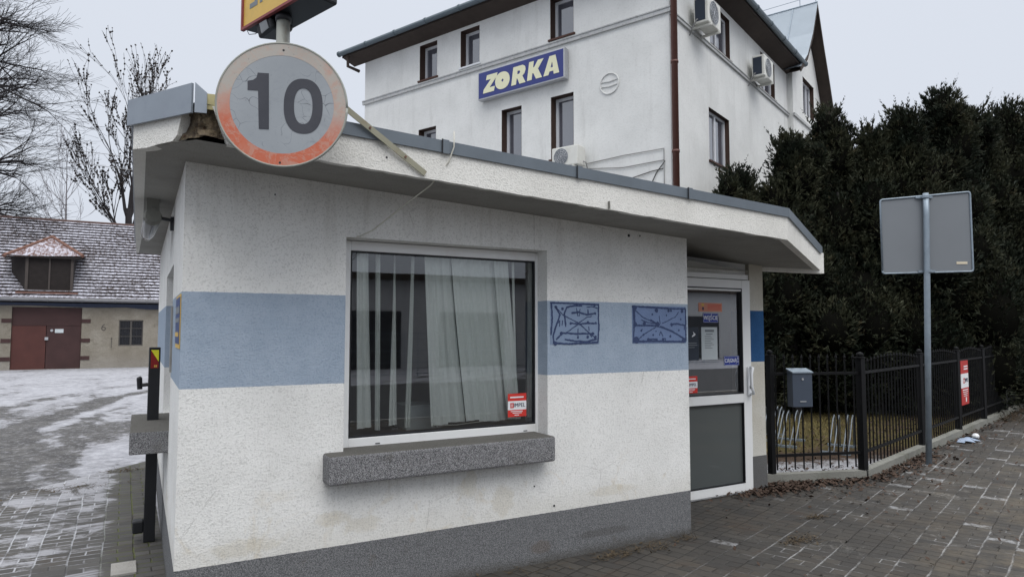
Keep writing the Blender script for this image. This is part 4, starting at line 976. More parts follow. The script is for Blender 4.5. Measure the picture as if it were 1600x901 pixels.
mb.tube([RF(9.4, 0, 11.58), RF(9.4, 1.5, 11.56), RF(9.4, 3.0, 11.58), RF(9.4, 5, 11.6)], .008, 4)
mb.build('roof_seam', MT['galv'], ob)

# company sign
t = thing('company_sign', LF(3.4, -.1, 6.83), 'blue lightbox sign with cream letters reading ZORKA high on the white facade', 'sign')
sp0, sp1, sz0, sz1 = 2.26, 4.62, 6.83, 7.48
mb = MB(); mb.box(sp0, sp1, -.17, -.02, sz0, sz1, LF); mb.build('sign_case', MT['alu'], t, bevel=.01)
mb = MB(); mb.box(sp0+.03, sp1-.03, -.174, -.170, sz0+.03, sz1-.03, LF); mb.build('sign_face', MT['signblue'], t)
def SF(x, y, h): return LF(sp1-x, -.175-h, sz0+y)
def letters():
    def sh(pts, ox, w, h, oy, sk=.10): return [(ox+px_*w+py*sk, oy+py*h) for px_, py in pts]
    Z_ = [(0, 0), (1, 0), (1, .27), (.52, .27), (1, .78), (1, 1), (.05, 1), (.05, .73), (.50, .73), (0, .22)]
    Rr = [(0, 0), (.36, 0), (.36, .32), (.42, .32), (.62, 0), (1.08, 0), (.78, .40), (.93, .52), (.97, .72), (.90, .90), (.72, 1), (0, 1)]
    Rh = [(.36, .56), (.36, .74), (.52, .74), (.58, .65), (.52, .56)]
    K_ = [(0, 0), (.34, 0), (.34, .34), (.42, .34), (.66, 0), (1.10, 0), (.72, .52), (1.05, 1), (.64, 1), (.42, .66), (.34, .66), (.34, 1), (0, 1)]
    A1 = [(0, 0), (.34, 0), (.40, .18), (.66, .18), (.70, 0), (1.06, 0), (.74, 1), (.34, 1)]
    A2 = [(.46, .38), (.62, .38), (.54, .70)]
    H = .40
    return [([sh(Z_, .16, .32, H, .125)]), ([[(p[0], p[1]) for p in ell(.72, .31, .205, .195, 28, 2.2)], [(.72, .27), (.76, .31), (.73, .35), (.69, .31)]]),
            ([sh(Rr, .97, .36, H, .125, .06), sh(Rh, .97, .36, H, .125, .06)]), ([sh(K_, 1.40, .36, H, .135, .06)]), ([sh(A1, 1.83, .38, H, .135, .03), sh(A2, 1.83, .38, H, .135, .03)])]
for sp_ in letters():
    curve_mesh('letter', sp_, SF, MT['cream'], t, .006)

# air conditioners
def ac(F, s0, s1, z0, z1, label, side_dark):
    t = thing('air_conditioner', F((s0+s1)/2, -.2, z0), label, 'air conditioner', 'outdoor units on the white building')
    d0_, d1_ = -.42, -.12
    mb = MB(); mb.box(s0, s1, d0_, d1_, z0, z1, F); mb.build('casing', MT['acwhite'], t, bevel=.02)
    H = z1-z0; r = H*.42; cs = s1-r-.06 if F is LF else s0+r+.08; cz = (z0+z1)/2
    mb = MB(); mb.face([F(cs+r*cos(a*pi/12), d0_-.003, cz+r*sin(a*pi/12)) for a in range(24)]); mb.build('fan_recess', MT['greytext'], t)
    mb = MB()
    for rr_ in (.35, .6, .8, 1.0): mb.tube([F(cs+r*rr_*cos(a*pi/12), d0_-.008, cz+r*rr_*sin(a*pi/12)) for a in range(25)], .005, 4)
    for a in range(6): mb.tube([F(cs+r*cos(a*pi/6), d0_-.009, cz+r*sin(a*pi/6)), F(cs-r*cos(a*pi/6), d0_-.009, cz-r*sin(a*pi/6))], .004, 4)
    mb.build('fan_grille', MT['alu'], t)
    if side_dark:
        mb = MB(); mb.box(s0-.004, s0-.001, d0_+.06, d1_-.03, z0+.05, z1-.05, F); mb.build('coil_grille', MT['navy'], t)
    for sb in (s0+.08, s1-.12):
        mb = MB(); mb.box(sb, sb+.04, d0_-.02, 0, z0-.05, z0-.005, F); mb.build('bracket', MT['acwhite'], t)
    mb = MB(); mb.tube([F(s0+.05, -.2, z0+.12), F(s0-.06, -.2, z0+.06), F(s0-.05, -.1, z0-.1), F(s0+.02, -.02, z0-.18)], .014, 6); mb.build('pipe', MT['wire'], t)
ac(LF, 1.80, 2.42, 4.90, 5.30, 'air conditioner on the left facade just above the kiosk roof', False)
ac(RF, .88, 1.56, 7.66, 8.20, 'air conditioner near the brown downpipe under the right eaves', True)
ac(RF, 4.38, 5.08, 7.64, 8.16, 'farther air conditioner beside the second top window of the right facade', True)

# ------------------------------------------------------------------ barn
bn = thing('barn', (-1, 36, 0), 'long low rendered outbuilding with a snow dusted tile roof and brown doors', 'outbuilding')
def barnwall():
    m = M('old_render', .95, .1)
    c = m.mix(m.ramp(m.noise(.9, 6, .7), .35, .7), (.24, .215, .175, 1), (.32, .295, .25, 1))
    c = m.mix(m.math('MULTIPLY', m.ramp(m.noise(2.5, 6, .75), .55, .7), .6), c, (.15, .13, .10, 1))
    P = m.xyz(); c = m.mix(m.math('MULTIPLY', m.ramp(P[2], .7, .1), .35), c, (.34, .32, .30, 1))
    m.col(c).bump(m.noise(6, 6, .8), .05); return m.m
mb = MB()
wallgrid(mb, (-16, 34.1, 0), (1, 0, 0), (0, 1, 0), 24, -.1, lambda s: 2.75, [(16-4.0, 16-1.58, 0, 2.56), (16-.21, 16+.72, .93, 2.05)], .14)
mb.face([(-16, 34.1, 0), (-16, 34.1, 2.7), (-16, 43, 2.7), (-16, 43, 0)]); mb.face([(8, 34.1, 0), (8, 34.1, 2.7), (8, 43, 2.7), (8, 43, 0)])
mb.face([(-16, 43, 0), (8, 43, 0), (8, 43, 2.7), (-16, 43, 2.7)])
mb.face([(-16, 34.1, 2.7), (-16, 38.4, 6.8), (-16, 43, 2.7)]); mb.face([(8, 34.1, 2.7), (8, 38.4, 6.8), (8, 43, 2.7)])
mb.build('wall', barnwall(), bn)
MT['door1'] = plain('brown_metal_door', (.055, .027, .026), .6, .35, 2)
MT['door2'] = plain('repainted_brown', (.085, .031, .026), .55, .25, 3)
mb = MB(); mb.box(-3.99, -1.59, 34.18, 34.22, 1.80, 2.55); mb.build('door_header', MT['door1'], bn)
mb = MB(); mb.box(-3.99, -2.83, 34.17, 34.21, 0, 1.79); mb.build('door', MT['door2'], bn, label='redder left leaf')
mb = MB(); mb.box(-2.81, -1.59, 34.17, 34.21, 0, 1.79); dl = mb.build('door', MT['door1'], bn, label='darker right leaf with a small notice')
mb = MB(); mb.box(-2.86, -2.74, 34.10, 34.16, 1.20, 1.32); mb.build('handle', MT['alu'], dl)
mb = MB(); mb.box(-2.52, -2.22, 34.15, 34.168, 1.50, 1.66); mb.build('notice', MT['paper'], dl)
mb = MB(); mb.tube([(-2.63, 34.17, 1.60), (-2.63, 34.15, 1.60)], .055, 10); mb.build('round_plate', MT['alu'], dl)
for x0_, x1_ in ((-4.33, -4.0), (-1.58, -1.26)):
    for z_ in (.36, 1.10, 1.92):
        mb = MB(); mb.box(x0_, x1_, 34.075, 34.11, z_, z_+.16); mb.build('hinge_block', MT['door1'], bn)
BT = lambda s, d, z: (s, 34.1+d, z)
mb = MB(); frame_ring(mb, BT, -.21, .72, .93, 2.05, .05, .04, .09); mb.box(.22, .29, .04, .09, .98, 2.0, BT)
for z_ in (1.33, 1.68): mb.box(-.16, .67, .05, .07, z_, z_+.018, BT)
f = mb.build('window_frame', plain('grey_wood_frame', (.12, .11, .10), .8), bn)
mb = MB(); mb.face([BT(-.18, .1, .95), BT(.70, .1, .95), BT(.70, .1, 2.03), BT(-.18, .1, 2.03)]); mb.build('pane', plain('dusty_dark_pane', (.012, .012, .016), .25, spec=.5), f)
mb = MB()
for q in range(9): mb.tube([BT(-.16+q*.105, .02, .95), BT(-.16+q*.105, .02, 2.03)], .006, 4)
mb.build('bars', MT['dark'], f)
text('6', 'wall_number', .42, lambda x, y, h: (-.78+x, 34.098-h, 1.72+y), plain('faded_number', (.10, .09, .08), .9), bn, .004)
mb = MB(); mb.tube([(-.47, 34.09, 1.3), (-.47, 34.09, .85)], .010, 4); mb.build('wall_hook', MT['dark'], bn)
# tile roof in overlapping courses
def rooftile(lo=.53, hi=.72, warm=0):
    m = M('snow_dusted_tiles', .85, .2)
    P = m.xyz(); 
    rx = m.math('FRACT', m.math('MULTIPLY', P[0], 4.5))
    sn = m.noise(9, 6, .8, v=m.mapv(m.pos, (1, .5, 1))); big = m.noise(.45, 3)
    snow = m.ramp(m.math('ADD', sn, m.math('MULTIPLY', big, .30)), lo, hi)
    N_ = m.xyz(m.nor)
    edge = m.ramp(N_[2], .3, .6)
    t_ = m.mix(m.noise(7, 4), (.05, .045, .047, 1), (.085, .066, .062, 1))
    if warm: t_ = m.mix(.6, t_, (.16, .075, .055, 1))
    c = m.mix(m.math('MULTIPLY', snow, .9), t_, (.50, .505, .575, 1))
    c = m.mix(m.math('MULTIPLY', m.math('GREATER_THAN', rx, .9), .4), c, (.10, .08, .08, 1))
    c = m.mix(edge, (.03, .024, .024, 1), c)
    m.col(c); return m.m
mb = MB(); NC = 27; e0y, e0z, e1y, e1z = 33.78, 2.90, 38.45, 6.78; rr = R_(2)
sd = Vector((0, e1y-e0y, e1z-e0z)).normalized(); sn_ = Vector((0, -sd.z, sd.y))
for q in range(NC):
    for seg in range(60):
        x0_, x1_ = -16.4+24.8*seg/60, -16.4+24.8*(seg+1)/60
        jj = rr.uniform(-.012, .012)
        p0 = Vector((0, e0y, e0z)).lerp(Vector((0, e1y, e1z)), q/NC)+sd*jj; p1 = Vector((0, e0y, e0z)).lerp(Vector((0, e1y, e1z)), (q+1)/NC)+sd*.02
        a = p0+sn_*.075; b = p1+sn_*.006
        mb.face([(x0_, a.y, a.z), (x1_, a.y, a.z), (x1_, b.y, b.z), (x0_, b.y, b.z)])
        mb.face([(x0_, p0.y, p0.z-.0), (x1_, p0.y, p0.z-.0), (x1_, a.y, a.z), (x0_, a.y, a.z)])
mb.face([(-16.4, 38.46, 6.78), (8.4, 38.46, 6.78), (8.4, 43.3, 2.5), (-16.4, 43.3, 2.5)])
mb.build('roof', rooftile(), bn)
mb = MB(); mb.tube([(-16.4, 38.45, 6.79), (8.4, 38.45, 6.79)], .08, 8); mb.build('ridge_tiles', plain('old_ridge_tile', (.10, .065, .058), .9, .3, 6), bn)
mb = MB(); mb.tube([(-16.4, 33.70, 2.86), (8.4, 33.70, 2.86)], .075, 8); 
for q in range(20): mb.tube([(-16+q*1.2, 33.70, 2.86), (-15.96+q*1.2, 33.70, 2.86)], .09, 8)
mb.build('gutter', plain('worn_gutter', (.16, .16, .17), .6, .3, 4), bn)
mb = MB()
for q in range(30):
    x0_, x1_ = -16+24*q/30, -16+24*(q+1)/30; zz = lambda x: 2.60-(.10 if x > .0 else 0)+.03*sin(x*1.3)
    mb.face([(x0_, 34.02, zz(x0_)), (x1_, 34.02, zz(x1_)), (x1_, 33.95, 2.74), (x0_, 33.95, 2.74)])
mb.build('eaves_strip', MT['tarp'], bn)
mb = MB(); mb.face([(-16.4, 33.72, 2.80), (8.4, 33.72, 2.80), (8.4, 34.12, 2.78), (-16.4, 34.12, 2.78)]); mb.build('eaves_soffit', MT['barnwood'], bn)
# dormer
dmr = MB(); dx0, dx1, dy, dz0, dz1 = -3.62, -1.95, 34.15, 3.20, 4.72
dmr.box(dx0, dx1, dy, dy+.04, dz0, dz1)
dmr.face([(dx1, dy, dz0), (dx1, 36.1, dz1), (dx1, dy, dz1)]); dmr.face([(dx0-.55, dy+.9, dz0+.6), (dx0, dy, dz0), (dx0, dy, dz1), (dx0-.6, dy+.9, dz1)])
dm = dmr.build('dormer', MT['barnwood'], bn)
mb = MB(); frame_ring(mb, lambda s, d, z: (s, dy+d, z), dx0, dx1, dz0, dz1, .10, -.04, 0)
mb.box(-2.82, -2.76, dy-.03, dy, dz0+.1, dz1-.1); mb.build('dormer_frame', plain('grey_old_wood', (.07, .06, .055), .9), dm)
ap = (-2.85, 35.6, 5.68); mb = MB(); el_, er_ = (-4.35, 33.95, 4.62), (-1.62, 33.95, 4.74)
mb.face([el_, er_, ap]); mb.face([er_, (-1.62, 36.3, 4.95), (-2.85, 37.0, 5.68), ap]); mb.face([(-4.35, 36.3, 4.95), el_, ap, (-2.85, 37.0, 5.68)])
mb.build('dormer_roof', rooftile(.58, .76, 1), dm)
mb = MB(); mb.tube([er_, ap], .075, 6); mb.tube([el_, ap], .075, 6); mb.build('hip_tiles', MT['clay'], dm)
mb = MB(); mb.face([el_, er_, (er_[0], 34.3, er_[2]-.06), (el_[0], 34.3, el_[2]-.06)]); mb.box(-4.3, -1.65, 33.97, 34.03, 4.60, 4.68); mb.build('dormer_eaves', MT['barnwood'], dm)
mb = MB(); mb.box(-3.9, -1.75, 33.93, 34.12, 3.10, 3.19); mb.build('apron_tiles', MT['clay'], dm)

# ------------------------------------------------------------------ fence
fn = thing('iron_fence', F1, 'black iron railing with round capped posts on a low concrete kerb beside the pavement', 'fence')
posts = [0, 2.25, 4.25, 6.0, 7.85, 9.7, 11.6, 13.5]
def kerbseg(a, b, h=.10, w=.11):
    d = (b-a).normalized(); n = Vector((-d.y, d.x, 0))*w/2; mb = MB(); N = max(2, int((b-a).length/.25)); rr = R_(int(a.x*10))
    for q in range(N):
        p, r = a.lerp(b, q/N), a.lerp(b, (q+1)/N); h0 = h
        mb.hexa([p-n, r-n, r+n, p+n], [ZB(p-n*.9, h0), ZB(r-n*.9, h0), ZB(r+n*.9, h0), ZB(p+n*.9, h0)])
    return mb.build('kerb', MT['conc'], fn)
kerbseg(F0-(F1-F0).normalized()*.1, F1)
for a, b in zip(posts, posts[1:]): kerbseg(F1+fd*a+fd*.01, F1+fd*b-fd*.01)
def fpost(p, h=1.29, w=.032, lean=0):
    mb = MB(); mb.box(p.x-w, p.x+w, p.y-w, p.y+w, 0, h)
    mb.lathe((p.x, p.y, h), [(w*1.5, 0), (w*1.5, .012), (w*.8, .018), (w*1.05, .035), (w*.9, .055), (0.001, .068)], 12)
    return mb.build('post', MT['fence'], fn)
def spear(mb, p, z0, z1, r=.0085):
    mb.tube([(p.x, p.y, z0), (p.x, p.y, z1-.045)], r, 6, False)
    mb.tube([(p.x, p.y, z1-.06), (p.x, p.y, z1-.04), (p.x, p.y, z1)], [r, r*1.7, .001], 6, False)
def rail(mb, a, b, z, w=.014, h=.014):
    d = (b-a).normalized(); n = Vector((-d.y, d.x, 0))*w
    mb.hexa([ZB(a-n, z-h), ZB(b-n, z-h), ZB(b+n, z-h), ZB(a+n, z-h)], [ZB(a-n, z+h), ZB(b-n, z+h), ZB(b+n, z+h), ZB(a+n, z+h)])
mb = MB(); rail(mb, F0, F1, 1.14); rail(mb, F0, F1, .285)
nb = 9
for q in range(nb+1):
    p = F0.lerp(F1, (q+.75)/(nb+1.6)); spear(mb, p, .135, 1.35)
mb.build('fence_panel', MT['fence'], fn)
fpost(F0+Vector((.02, 0, 0)), 1.33, .03); fpost(F1, 1.30, .036)
for i, (a, b) in enumerate(zip(posts, posts[1:])):
    mb = MB(); A1, B1 = F1+fd*a, F1+fd*b; rail(mb, A1, B1, 1.14); rail(mb, A1, B1, .285); n = int(round((b-a)/.118))
    for q in range(1, n):
        f = q/n; spear(mb, A1.lerp(B1, f), .13, 1.28+.065*sin(pi*f), .0085)
    mb.build('fence_panel', MT['fence'], fn); fpost(B1)

# mailbox on the fence
fp = (F1-F0).normalized(); fnn = Vector((fp.y, -fp.x, 0))
def MF(s, d, z): return F0+fp*s+fnn*d+Vector((0, 0, z))
t = thing('mailbox', MF(.37, .05, .81), 'slate grey metal mailbox hung on the railing next to the kiosk', 'mailbox')
mb = MB(); mb.hexa([MF(.20, .02, .80), MF(.20, .12, .80), MF(.43, .12, .80), MF(.43, .02, .80)], [MF(.20, .02, 1.185), MF(.20, .12, 1.155), MF(.43, .12, 1.155), MF(.43, .02, 1.185)]); mb.build('box', MT['mail'], t, bevel=.004)
mb = MB(); mb.hexa([MF(.194, .01, 1.188), MF(.194, .132, 1.153), MF(.436, .132, 1.153), MF(.436, .01, 1.188)], [MF(.194, .01, 1.200), MF(.194, .132, 1.165), MF(.436, .132, 1.165), MF(.436, .01, 1.200)]); mb.build('lid', MT['galv'], t)
mb = MB(); mb.tube([MF(.315, .118, 1.09), MF(.315, .128, 1.09)], .012, 10); mb.build('lock', MT['alu'], t)
mb = MB(); mb.box(.28, .35, .121, .127, .853, .863, MF); mb.build('name_slot', MT['alu'], t)

# banner on the fence
fn2 = Vector((fd.y, -fd.x, 0))
def BF(s, d, z): return F1+fd*s+fn2*d+Vector((0, 0, z))
t = thing('fence_banner', BF(4.6, .03, .47), 'tall red and white advertising board tied to the black railing', 'banner')
bs0, bs1, bz0, bz1 = 4.37, 4.84, .45, 1.13
def bq(z0, z1, mat, name):
    mb = MB(); mb.box(bs0, bs1, .02, .026, z0, z1, BF); return mb.build(name, mat, t)
bq(.45, .71, MT['redban'], 'lower_band'); bq(.71, .93, MT['white'], 'middle_band'); bq(.93, 1.13, MT['redban'], 'upper_band')
mb = MB()
for a, b, c, d in ((4.55, 4.80, 1.03, 1.05), (4.55, 4.80, .99, 1.01), (4.45, 4.78, .67, .685), (4.45, 4.78, .64, .65), (4.48, 4.75, .61, .62), (4.5, 4.72, .58, .59), (4.62, 4.68, .49, .56)): mb.box(a, b, .0265, .028, c, d, BF)
mb.build('print', MT['white'], t)
mb = MB(); frame_ring(mb, lambda s, d, z: BF(s, .0265+d, z), 4.50, 4.60, .78, .86, .018, 0, .0015); mb.build('emblem', MT['redban'], t)
text('IMPEL', 'lettering', .085, lambda x, y, h: BF(4.71+x, .0265+h, .82+y), MT['ink'], t, .0015, .02, sx=.9)

# ------------------------------------------------------------------ road sign seen from behind
sp_ = Vector((8.425, 4.686, 0)); sr = Vector((sin(AZ), -cos(AZ), 0)); ra_ = radians(-9)
sr = Vector((sr.x*cos(ra_)-sr.y*sin(ra_), sr.x*sin(ra_)+sr.y*cos(ra_), 0)); sf = Vector((-sr.y, sr.x, 0))
def RSF(s, d, z): return sp_+sr*s+sf*d+Vector((0, 0, z))
t = thing('road_sign', sp_, 'grey back of a rectangular road sign on a tall galvanised pole by the fence', 'road sign')
mb = MB(); mb.tube([(sp_.x+.075, sp_.y-.04, 3.28), (sp_.x+.075, sp_.y-.04, 3.0), (sp_.x+.04, sp_.y-.02, 1.6), (sp_.x, sp_.y, -.01)], .034, 16); mb.build('pole', MT['galv'], t, smooth=True)
cx_ = .075
pn = [(-.425, 2.30), (.60, 2.315), (.60, 3.29), (-.425, 3.22)]
def rrect(pts, r=.03):
    o_ = []
    n = len(pts)
    for q in range(n):
        a, b, c = Vector(pts[q-1]), Vector(pts[q]), Vector(pts[(q+1) % n])
        for w_ in (0, .25, .5, .75, 1):
            p1 = b+(a-b).normalized()*r; p2 = b+(c-b).normalized()*r
            o_.append((p1.lerp(b, w_).lerp(b.lerp(p2, w_), w_)))
    return o_
o_ = rrect(pn)
mb = MB(); mb.prism([(p.x, p.y) for p in o_], lambda s, z: RSF(s, .065, z), lambda s, z: RSF(s, .061, z)); mb.build('sign_panel', MT['signback'], t)
mb = MB(); mb.tube([RSF(p.x, .055, p.y) for p in o_]+[RSF(o_[0].x, .055, o_[0].y)], .011, 6); mb.build('panel_rim', MT['galv'], t, smooth=True)
for z_ in (3.235, 2.32):
    mb = MB(); mb.box(-.02, .17, .035, .058, z_-.012, z_+.012, RSF); mb.tube([(sp_.x+.07, sp_.y-.038, z_-.015), (sp_.x+.07, sp_.y-.038, z_+.015)], .042, 14); mb.build('clamp', MT['galv'], t)
mb = MB(); mb.box(.42, .54, .056, .0605, 2.405, 2.435, RSF); mb.build('sticker', plain('cream_sticker', (.62, .55, .42), .6), t)

# ------------------------------------------------------------------ bicycle racks
def rack(c, ang, label):
    t = thing('bicycle_rack', c, label, 'bicycle rack', 'galvanised bicycle racks on the lawn'); c = Vector(c)
    a = Vector((cos(ang), sin(ang), 0)); b = Vector((-a.y, a.x, 0))
    for q in range(2):
        o_ = c+b*(q*.16)-a*(q*.10)
        for w_ in (-.03, .03):
            mb = MB(); oo = o_+b*w_
            mb.tube([oo-a*.34+Vector((0, 0, .03)), oo-a*.1+Vector((0, 0, .18)), oo+a*.18+Vector((0, 0, .40)), oo+a*.30+Vector((0, 0, .44)), oo+a*.36+Vector((0, 0, .40)), oo+a*.33+Vector((0, 0, .03))], .009, 6)
            mb.build('hoop', MT['rack'], t, smooth=True)
    for w_ in (-.34, .33):
        mb = MB(); mb.box(-.12, .60, w_-.02, w_+.02, .0, .03, lambda s, d, z: c+b*s*.5+a*d+Vector((0, 0, z)))
        mb.build('base_rail', MT['galv'], t)
ga = radians(28)
rack((8.45, 6.90, 0), ga, 'low looped bicycle rack farthest left, beside the kiosk pillar')
rack((8.28, 6.42, 0), ga, 'low looped bicycle rack seen below the grey mailbox')
rack((8.42, 5.72, 0), ga, 'low looped bicycle rack just behind the corner post of the railing')

# ------------------------------------------------------------------ vegetation
def yew(x, y, h, r, seed, label, low=.5):
    rr = R_(seed); t = thing('yew_tree', (x, y, 0), label, 'evergreen tree', 'yew trees behind the railing')
    mb = MB()
    for q in range(3):
        a = rr.uniform(0, 6.3); mb.tube([(x, y, 0), (x+.15*cos(a), y+.15*sin(a), h*.3), (x+.4*cos(a), y+.4*sin(a), h*.75)], [.10, .08, .03], 7)
    mb.build('trunk', MT['bark'], t)
    lobes = []
    def R(f): return r*min(1, (f+.06)*4.5)**.6*max(.05, 1-.95*f**1.6)
    for q in range(34):
        f = (q+rr.random())/34; a = q*2.4+rr.uniform(-.5, .5); d = R(f)*rr.uniform(.35, .82)
        lobes.append((Vector((x+d*cos(a), y+d*sin(a), low+(h-low)*f)), (.30+.34*(1-f))*rr.uniform(.8, 1.2)*r/1.4))
    for q in range(5):
        a = rr.uniform(0, 6.3); d = r*rr.uniform(.0, .45); lobes.append((Vector((x+d*cos(a), y+d*sin(a), h*rr.uniform(.88, .97))), .22))
    mb = MB(); core = MB()
    for c, rad in lobes:
        asp = 1.25; pr_ = [(max(.01, rad*.66*sin(pi*k_/6)), -rad*.66*asp*cos(pi*k_/6)) for k_ in range(7)]
        core.lathe((c.x, c.y, c.z), pr_, 8)
        for _ in range(int(260+1250*rad*rad)):
            v = Vector((rr.gauss(0, 1), rr.gauss(0, 1), rr.gauss(0, 1)+.15)).normalized()
            if v.y > .55: continue                      # the side towards the white building is never seen
            lump = 1+.30*mnoise.noise(c+v*1.7)
            p = c+Vector((v.x, v.y, v.z*asp))*rad*lump*rr.uniform(.70, 1.08)
            d = (v*.8+Vector((0, 0, rr.uniform(-.1, .9)))).normalized(); L = rr.uniform(.06, .14)
            for w_ in range(4):
                dd_ = (d+Vector((rr.uniform(-.7, .7), rr.uniform(-.7, .7), rr.uniform(-.3, .5)))).normalized()
                s_ = dd_.cross(Vector((rr.uniform(-1, 1), rr.uniform(-1, 1), rr.uniform(-1, 1)))).normalized()*L*rr.uniform(.06, .13)
                q0_ = p-dd_*L*.3
                mb.face([q0_, q0_+dd_*L*.6+s_, q0_+dd_*L*1.1, q0_+dd_*L*.5-s_])
    # leading shoots breaking the outline
    for q in range(120):
        f = rr.uniform(.4, 1.0) if q % 2 else rr.uniform(.8, 1.03); a = rr.uniform(0, 6.3); d = R(f)*rr.uniform(.6, 1.02) if f < .97 else rr.uniform(0, .3)
        p0 = Vector((x+d*cos(a), y+d*sin(a), low+(h-low)*f)); dr_ = (Vector((cos(a)*.5, sin(a)*.5, 1.0))).normalized(); L = rr.uniform(.22, .60)
        for k_ in range(34):
            t_ = rr.random(); c_ = p0+dr_*L*t_; o_ = Vector((rr.uniform(-1, 1), rr.uniform(-1, 1), rr.uniform(0, 1))).normalized(); dd_ = (o_+dr_*.8).normalized()
            l_ = .12*(1.15-t_); s_ = dd_.cross(Vector((rr.uniform(-1, 1), rr.uniform(-1, 1), 1))).normalized()*l_*.2
            mb.face([c_, c_+dd_*l_*.6+s_, c_+dd_*l_*1.1, c_+dd_*l_*.5-s_])
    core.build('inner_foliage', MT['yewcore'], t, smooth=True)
    mb.build('crown', MT['yew'], t)
def yewm():
    m = M('yew_needles', .6, .15)
    c = m.mix(m.ramp(m.noise(.9, 5, .75), .40, .66), (.014, .020, .013, 1), (.054, .057, .033, 1))
    c = m.mix(m.math('MULTIPLY', m.ramp(m.noise(5, 3, .7), .55, .72), .5), c, (.115, .088, .05, 1))
    m.col(c); return m.m
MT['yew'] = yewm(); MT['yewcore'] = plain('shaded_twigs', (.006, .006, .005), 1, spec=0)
yl = [(10.38, 9.25, 4.45, 1.3, 'short yew in front of the white building, leftmost of the row'),
      (11.35, 8.75, 5.2, 1.35, 'yew rising over the right end of the kiosk roof'),
      (12.35, 8.60, 5.75, 1.5, 'tall yew directly right of the steep metal gable'),
      (12.75, 8.0, 5.35, 1.3, 'lower yew filling the dip left of the grey sign back'),
      (13.25, 7.65, 5.65, 1.45, 'dark yew crown directly behind the grey sign back'),
      (14.25, 7.45, 6.1, 1.5, 'tallest yew, its tip just above and right of the sign'),
      (15.35, 7.45, 6.0, 1.5, 'yew second from the right edge behind the red banner'),
      (16.7, 7.35, 6.2, 1.8, 'yew at the right edge of the view behind the railing'),
      (14.2, 9.9, 5.7, 1.8, 'yew at the back, glimpsed between the two tall front ones')]
for i, (x_, y_, h_, r_, lb) in enumerate(yl): yew(x_, y_, h_, r_, 40+i, lb)

def grow(mb, p, d, L, r, depth, rr, droop, spread, twigs, leafmb=None, minr=.008):
    n = 4; pts = [p.copy()]; rad = [r]
    q = p.copy(); dd_ = d.copy()
    for k_ in range(n):
        dd_ = (dd_+Vector((rr.uniform(-1, 1), rr.uniform(-1, 1), rr.uniform(-1, 1)))*.16+Vector((0, 0, droop))).normalized()
        q = q+dd_*L/n; pts.append(q.copy()); rad.append(max(minr, r*(1-.5*(k_+1)/n)))
    mb.tube(pts, rad, 6 if r > .06 else (4 if r > .025 else 3), False)
    if leafmb is not None and depth <= 1:
        for k_ in range(3):
            if rr.random() < .75:
                c = pts[rr.randint(1, n)]; s_ = rr.uniform(.035, .08)
                for _ in range(2):
                    a = Vector((rr.uniform(-1, 1), rr.uniform(-1, 1), rr.uniform(-1, 1))).normalized()*s_; b = a.orthogonal().normalized()*s_
                    leafmb.face([c+a, c+b, c-a, c-b])
    if depth == 0: return
    nk = twigs[depth-1]
    for k_ in range(nk):
        i = rr.randint(1, n) if k_ > 0 else n
        base = pts[i]; loc = (pts[i]-pts[i-1]).normalized()
        a = Vector((rr.uniform(-1, 1), rr.uniform(-1, 1), rr.uniform(-.6, 1))).normalized()
        nd = (loc+a*spread*rr.uniform(.5, 1.1)).normalized()
        grow(mb, base, nd, L*rr.uniform(.55, .82), max(minr, rad[i]*rr.uniform(.55, .8)), depth-1, rr, droop, spread, twigs, leafmb, minr)
# big bare tree, trunk just outside the left edge
t = thing('bare_tree', (-9.2, 42, 0), 'large leafless tree reaching in from the left edge over the roof', 'tree')
rr = R_(11); mb = MB(); tr = MB()
tr.tube([(-9.2, 42, 0), (-9.1, 42, 4), (-8.9, 42, 9), (-8.7, 42, 14), (-8.5, 42, 19)], [.5, .42, .34, .24, .1], 10)
tr.build('trunk', MT['bark2'], t)
for q in range(19):
    z_ = 5.0+q*.80; a = rr.uniform(-.75, .75) if q % 4 else rr.uniform(2, 4)
    L = rr.uniform(2.5, 3.6)*(1-.25*abs(q-8)/11)
    grow(mb, Vector((-9.0+.02*q, 42, z_)), Vector((cos(a), sin(a), rr.uniform(.05, .5))).normalized(), L, .19-.004*q, 4, rr, -.015, .72, (4, 4, 4, 5), None, .0065)
mb.build('branches', MT['bark2'], t)
# tree with withered leaves
t = thing('fruit_tree', (.15, 42, 0), 'upright tree with withered leaves clinging to its twigs behind the roof', 'tree')
rr = R_(5); mb = MB(); lm = MB(); tr = MB()
tr.tube([(.15, 42, 0), (.1, 42, 5), (0.0, 42, 8.2)], [.30, .22, .15], 10); tr.build('trunk', MT['bark2'], t)
for q, (a, zz, L, lean) in enumerate(((0, 8.0, 3.4, .12), (2.9, 7.4, 3.1, .14), (3.3, 6.2, 2.4, .55), (1.5, 8.0, 3.6, .08), (.3, 7.6, 3.0, .30), (3.0, 5.8, 1.9, .8), (3.1, 8.2, 3.5, .05), (.1, 6.6, 3.0, .35))):
    grow(mb, Vector((.05, 42, zz)), Vector((cos(a)*lean, sin(a)*lean*.6, 1)).normalized(), L, .10, 4, rr, .05, .32, (3, 3, 3, 4), lm, .009)
mb.build('branches', MT['bark2'], t); lm.build('withered_leaves', MT['oldleaf'], t)
t = thing('slender_bare_tree', (-3.7, 55, 0), 'thin faint leafless tree just above the roof ridge', 'tree')
rr = R_(9); mb = MB(); mb.tube([(-3.7, 55, 0), (-3.7, 55, 9), (-3.75, 55, 12.5)], [.12, .07, .02], 6)
for q in range(12):
    a = rr.uniform(0, 6.3); grow(mb, Vector((-3.7, 55, 6.5+q*.5)), Vector((cos(a)*.6, sin(a)*.3, 1)).normalized(), 2.0, .03, 2, rr, .02, .5, (3, 4), None, .010)
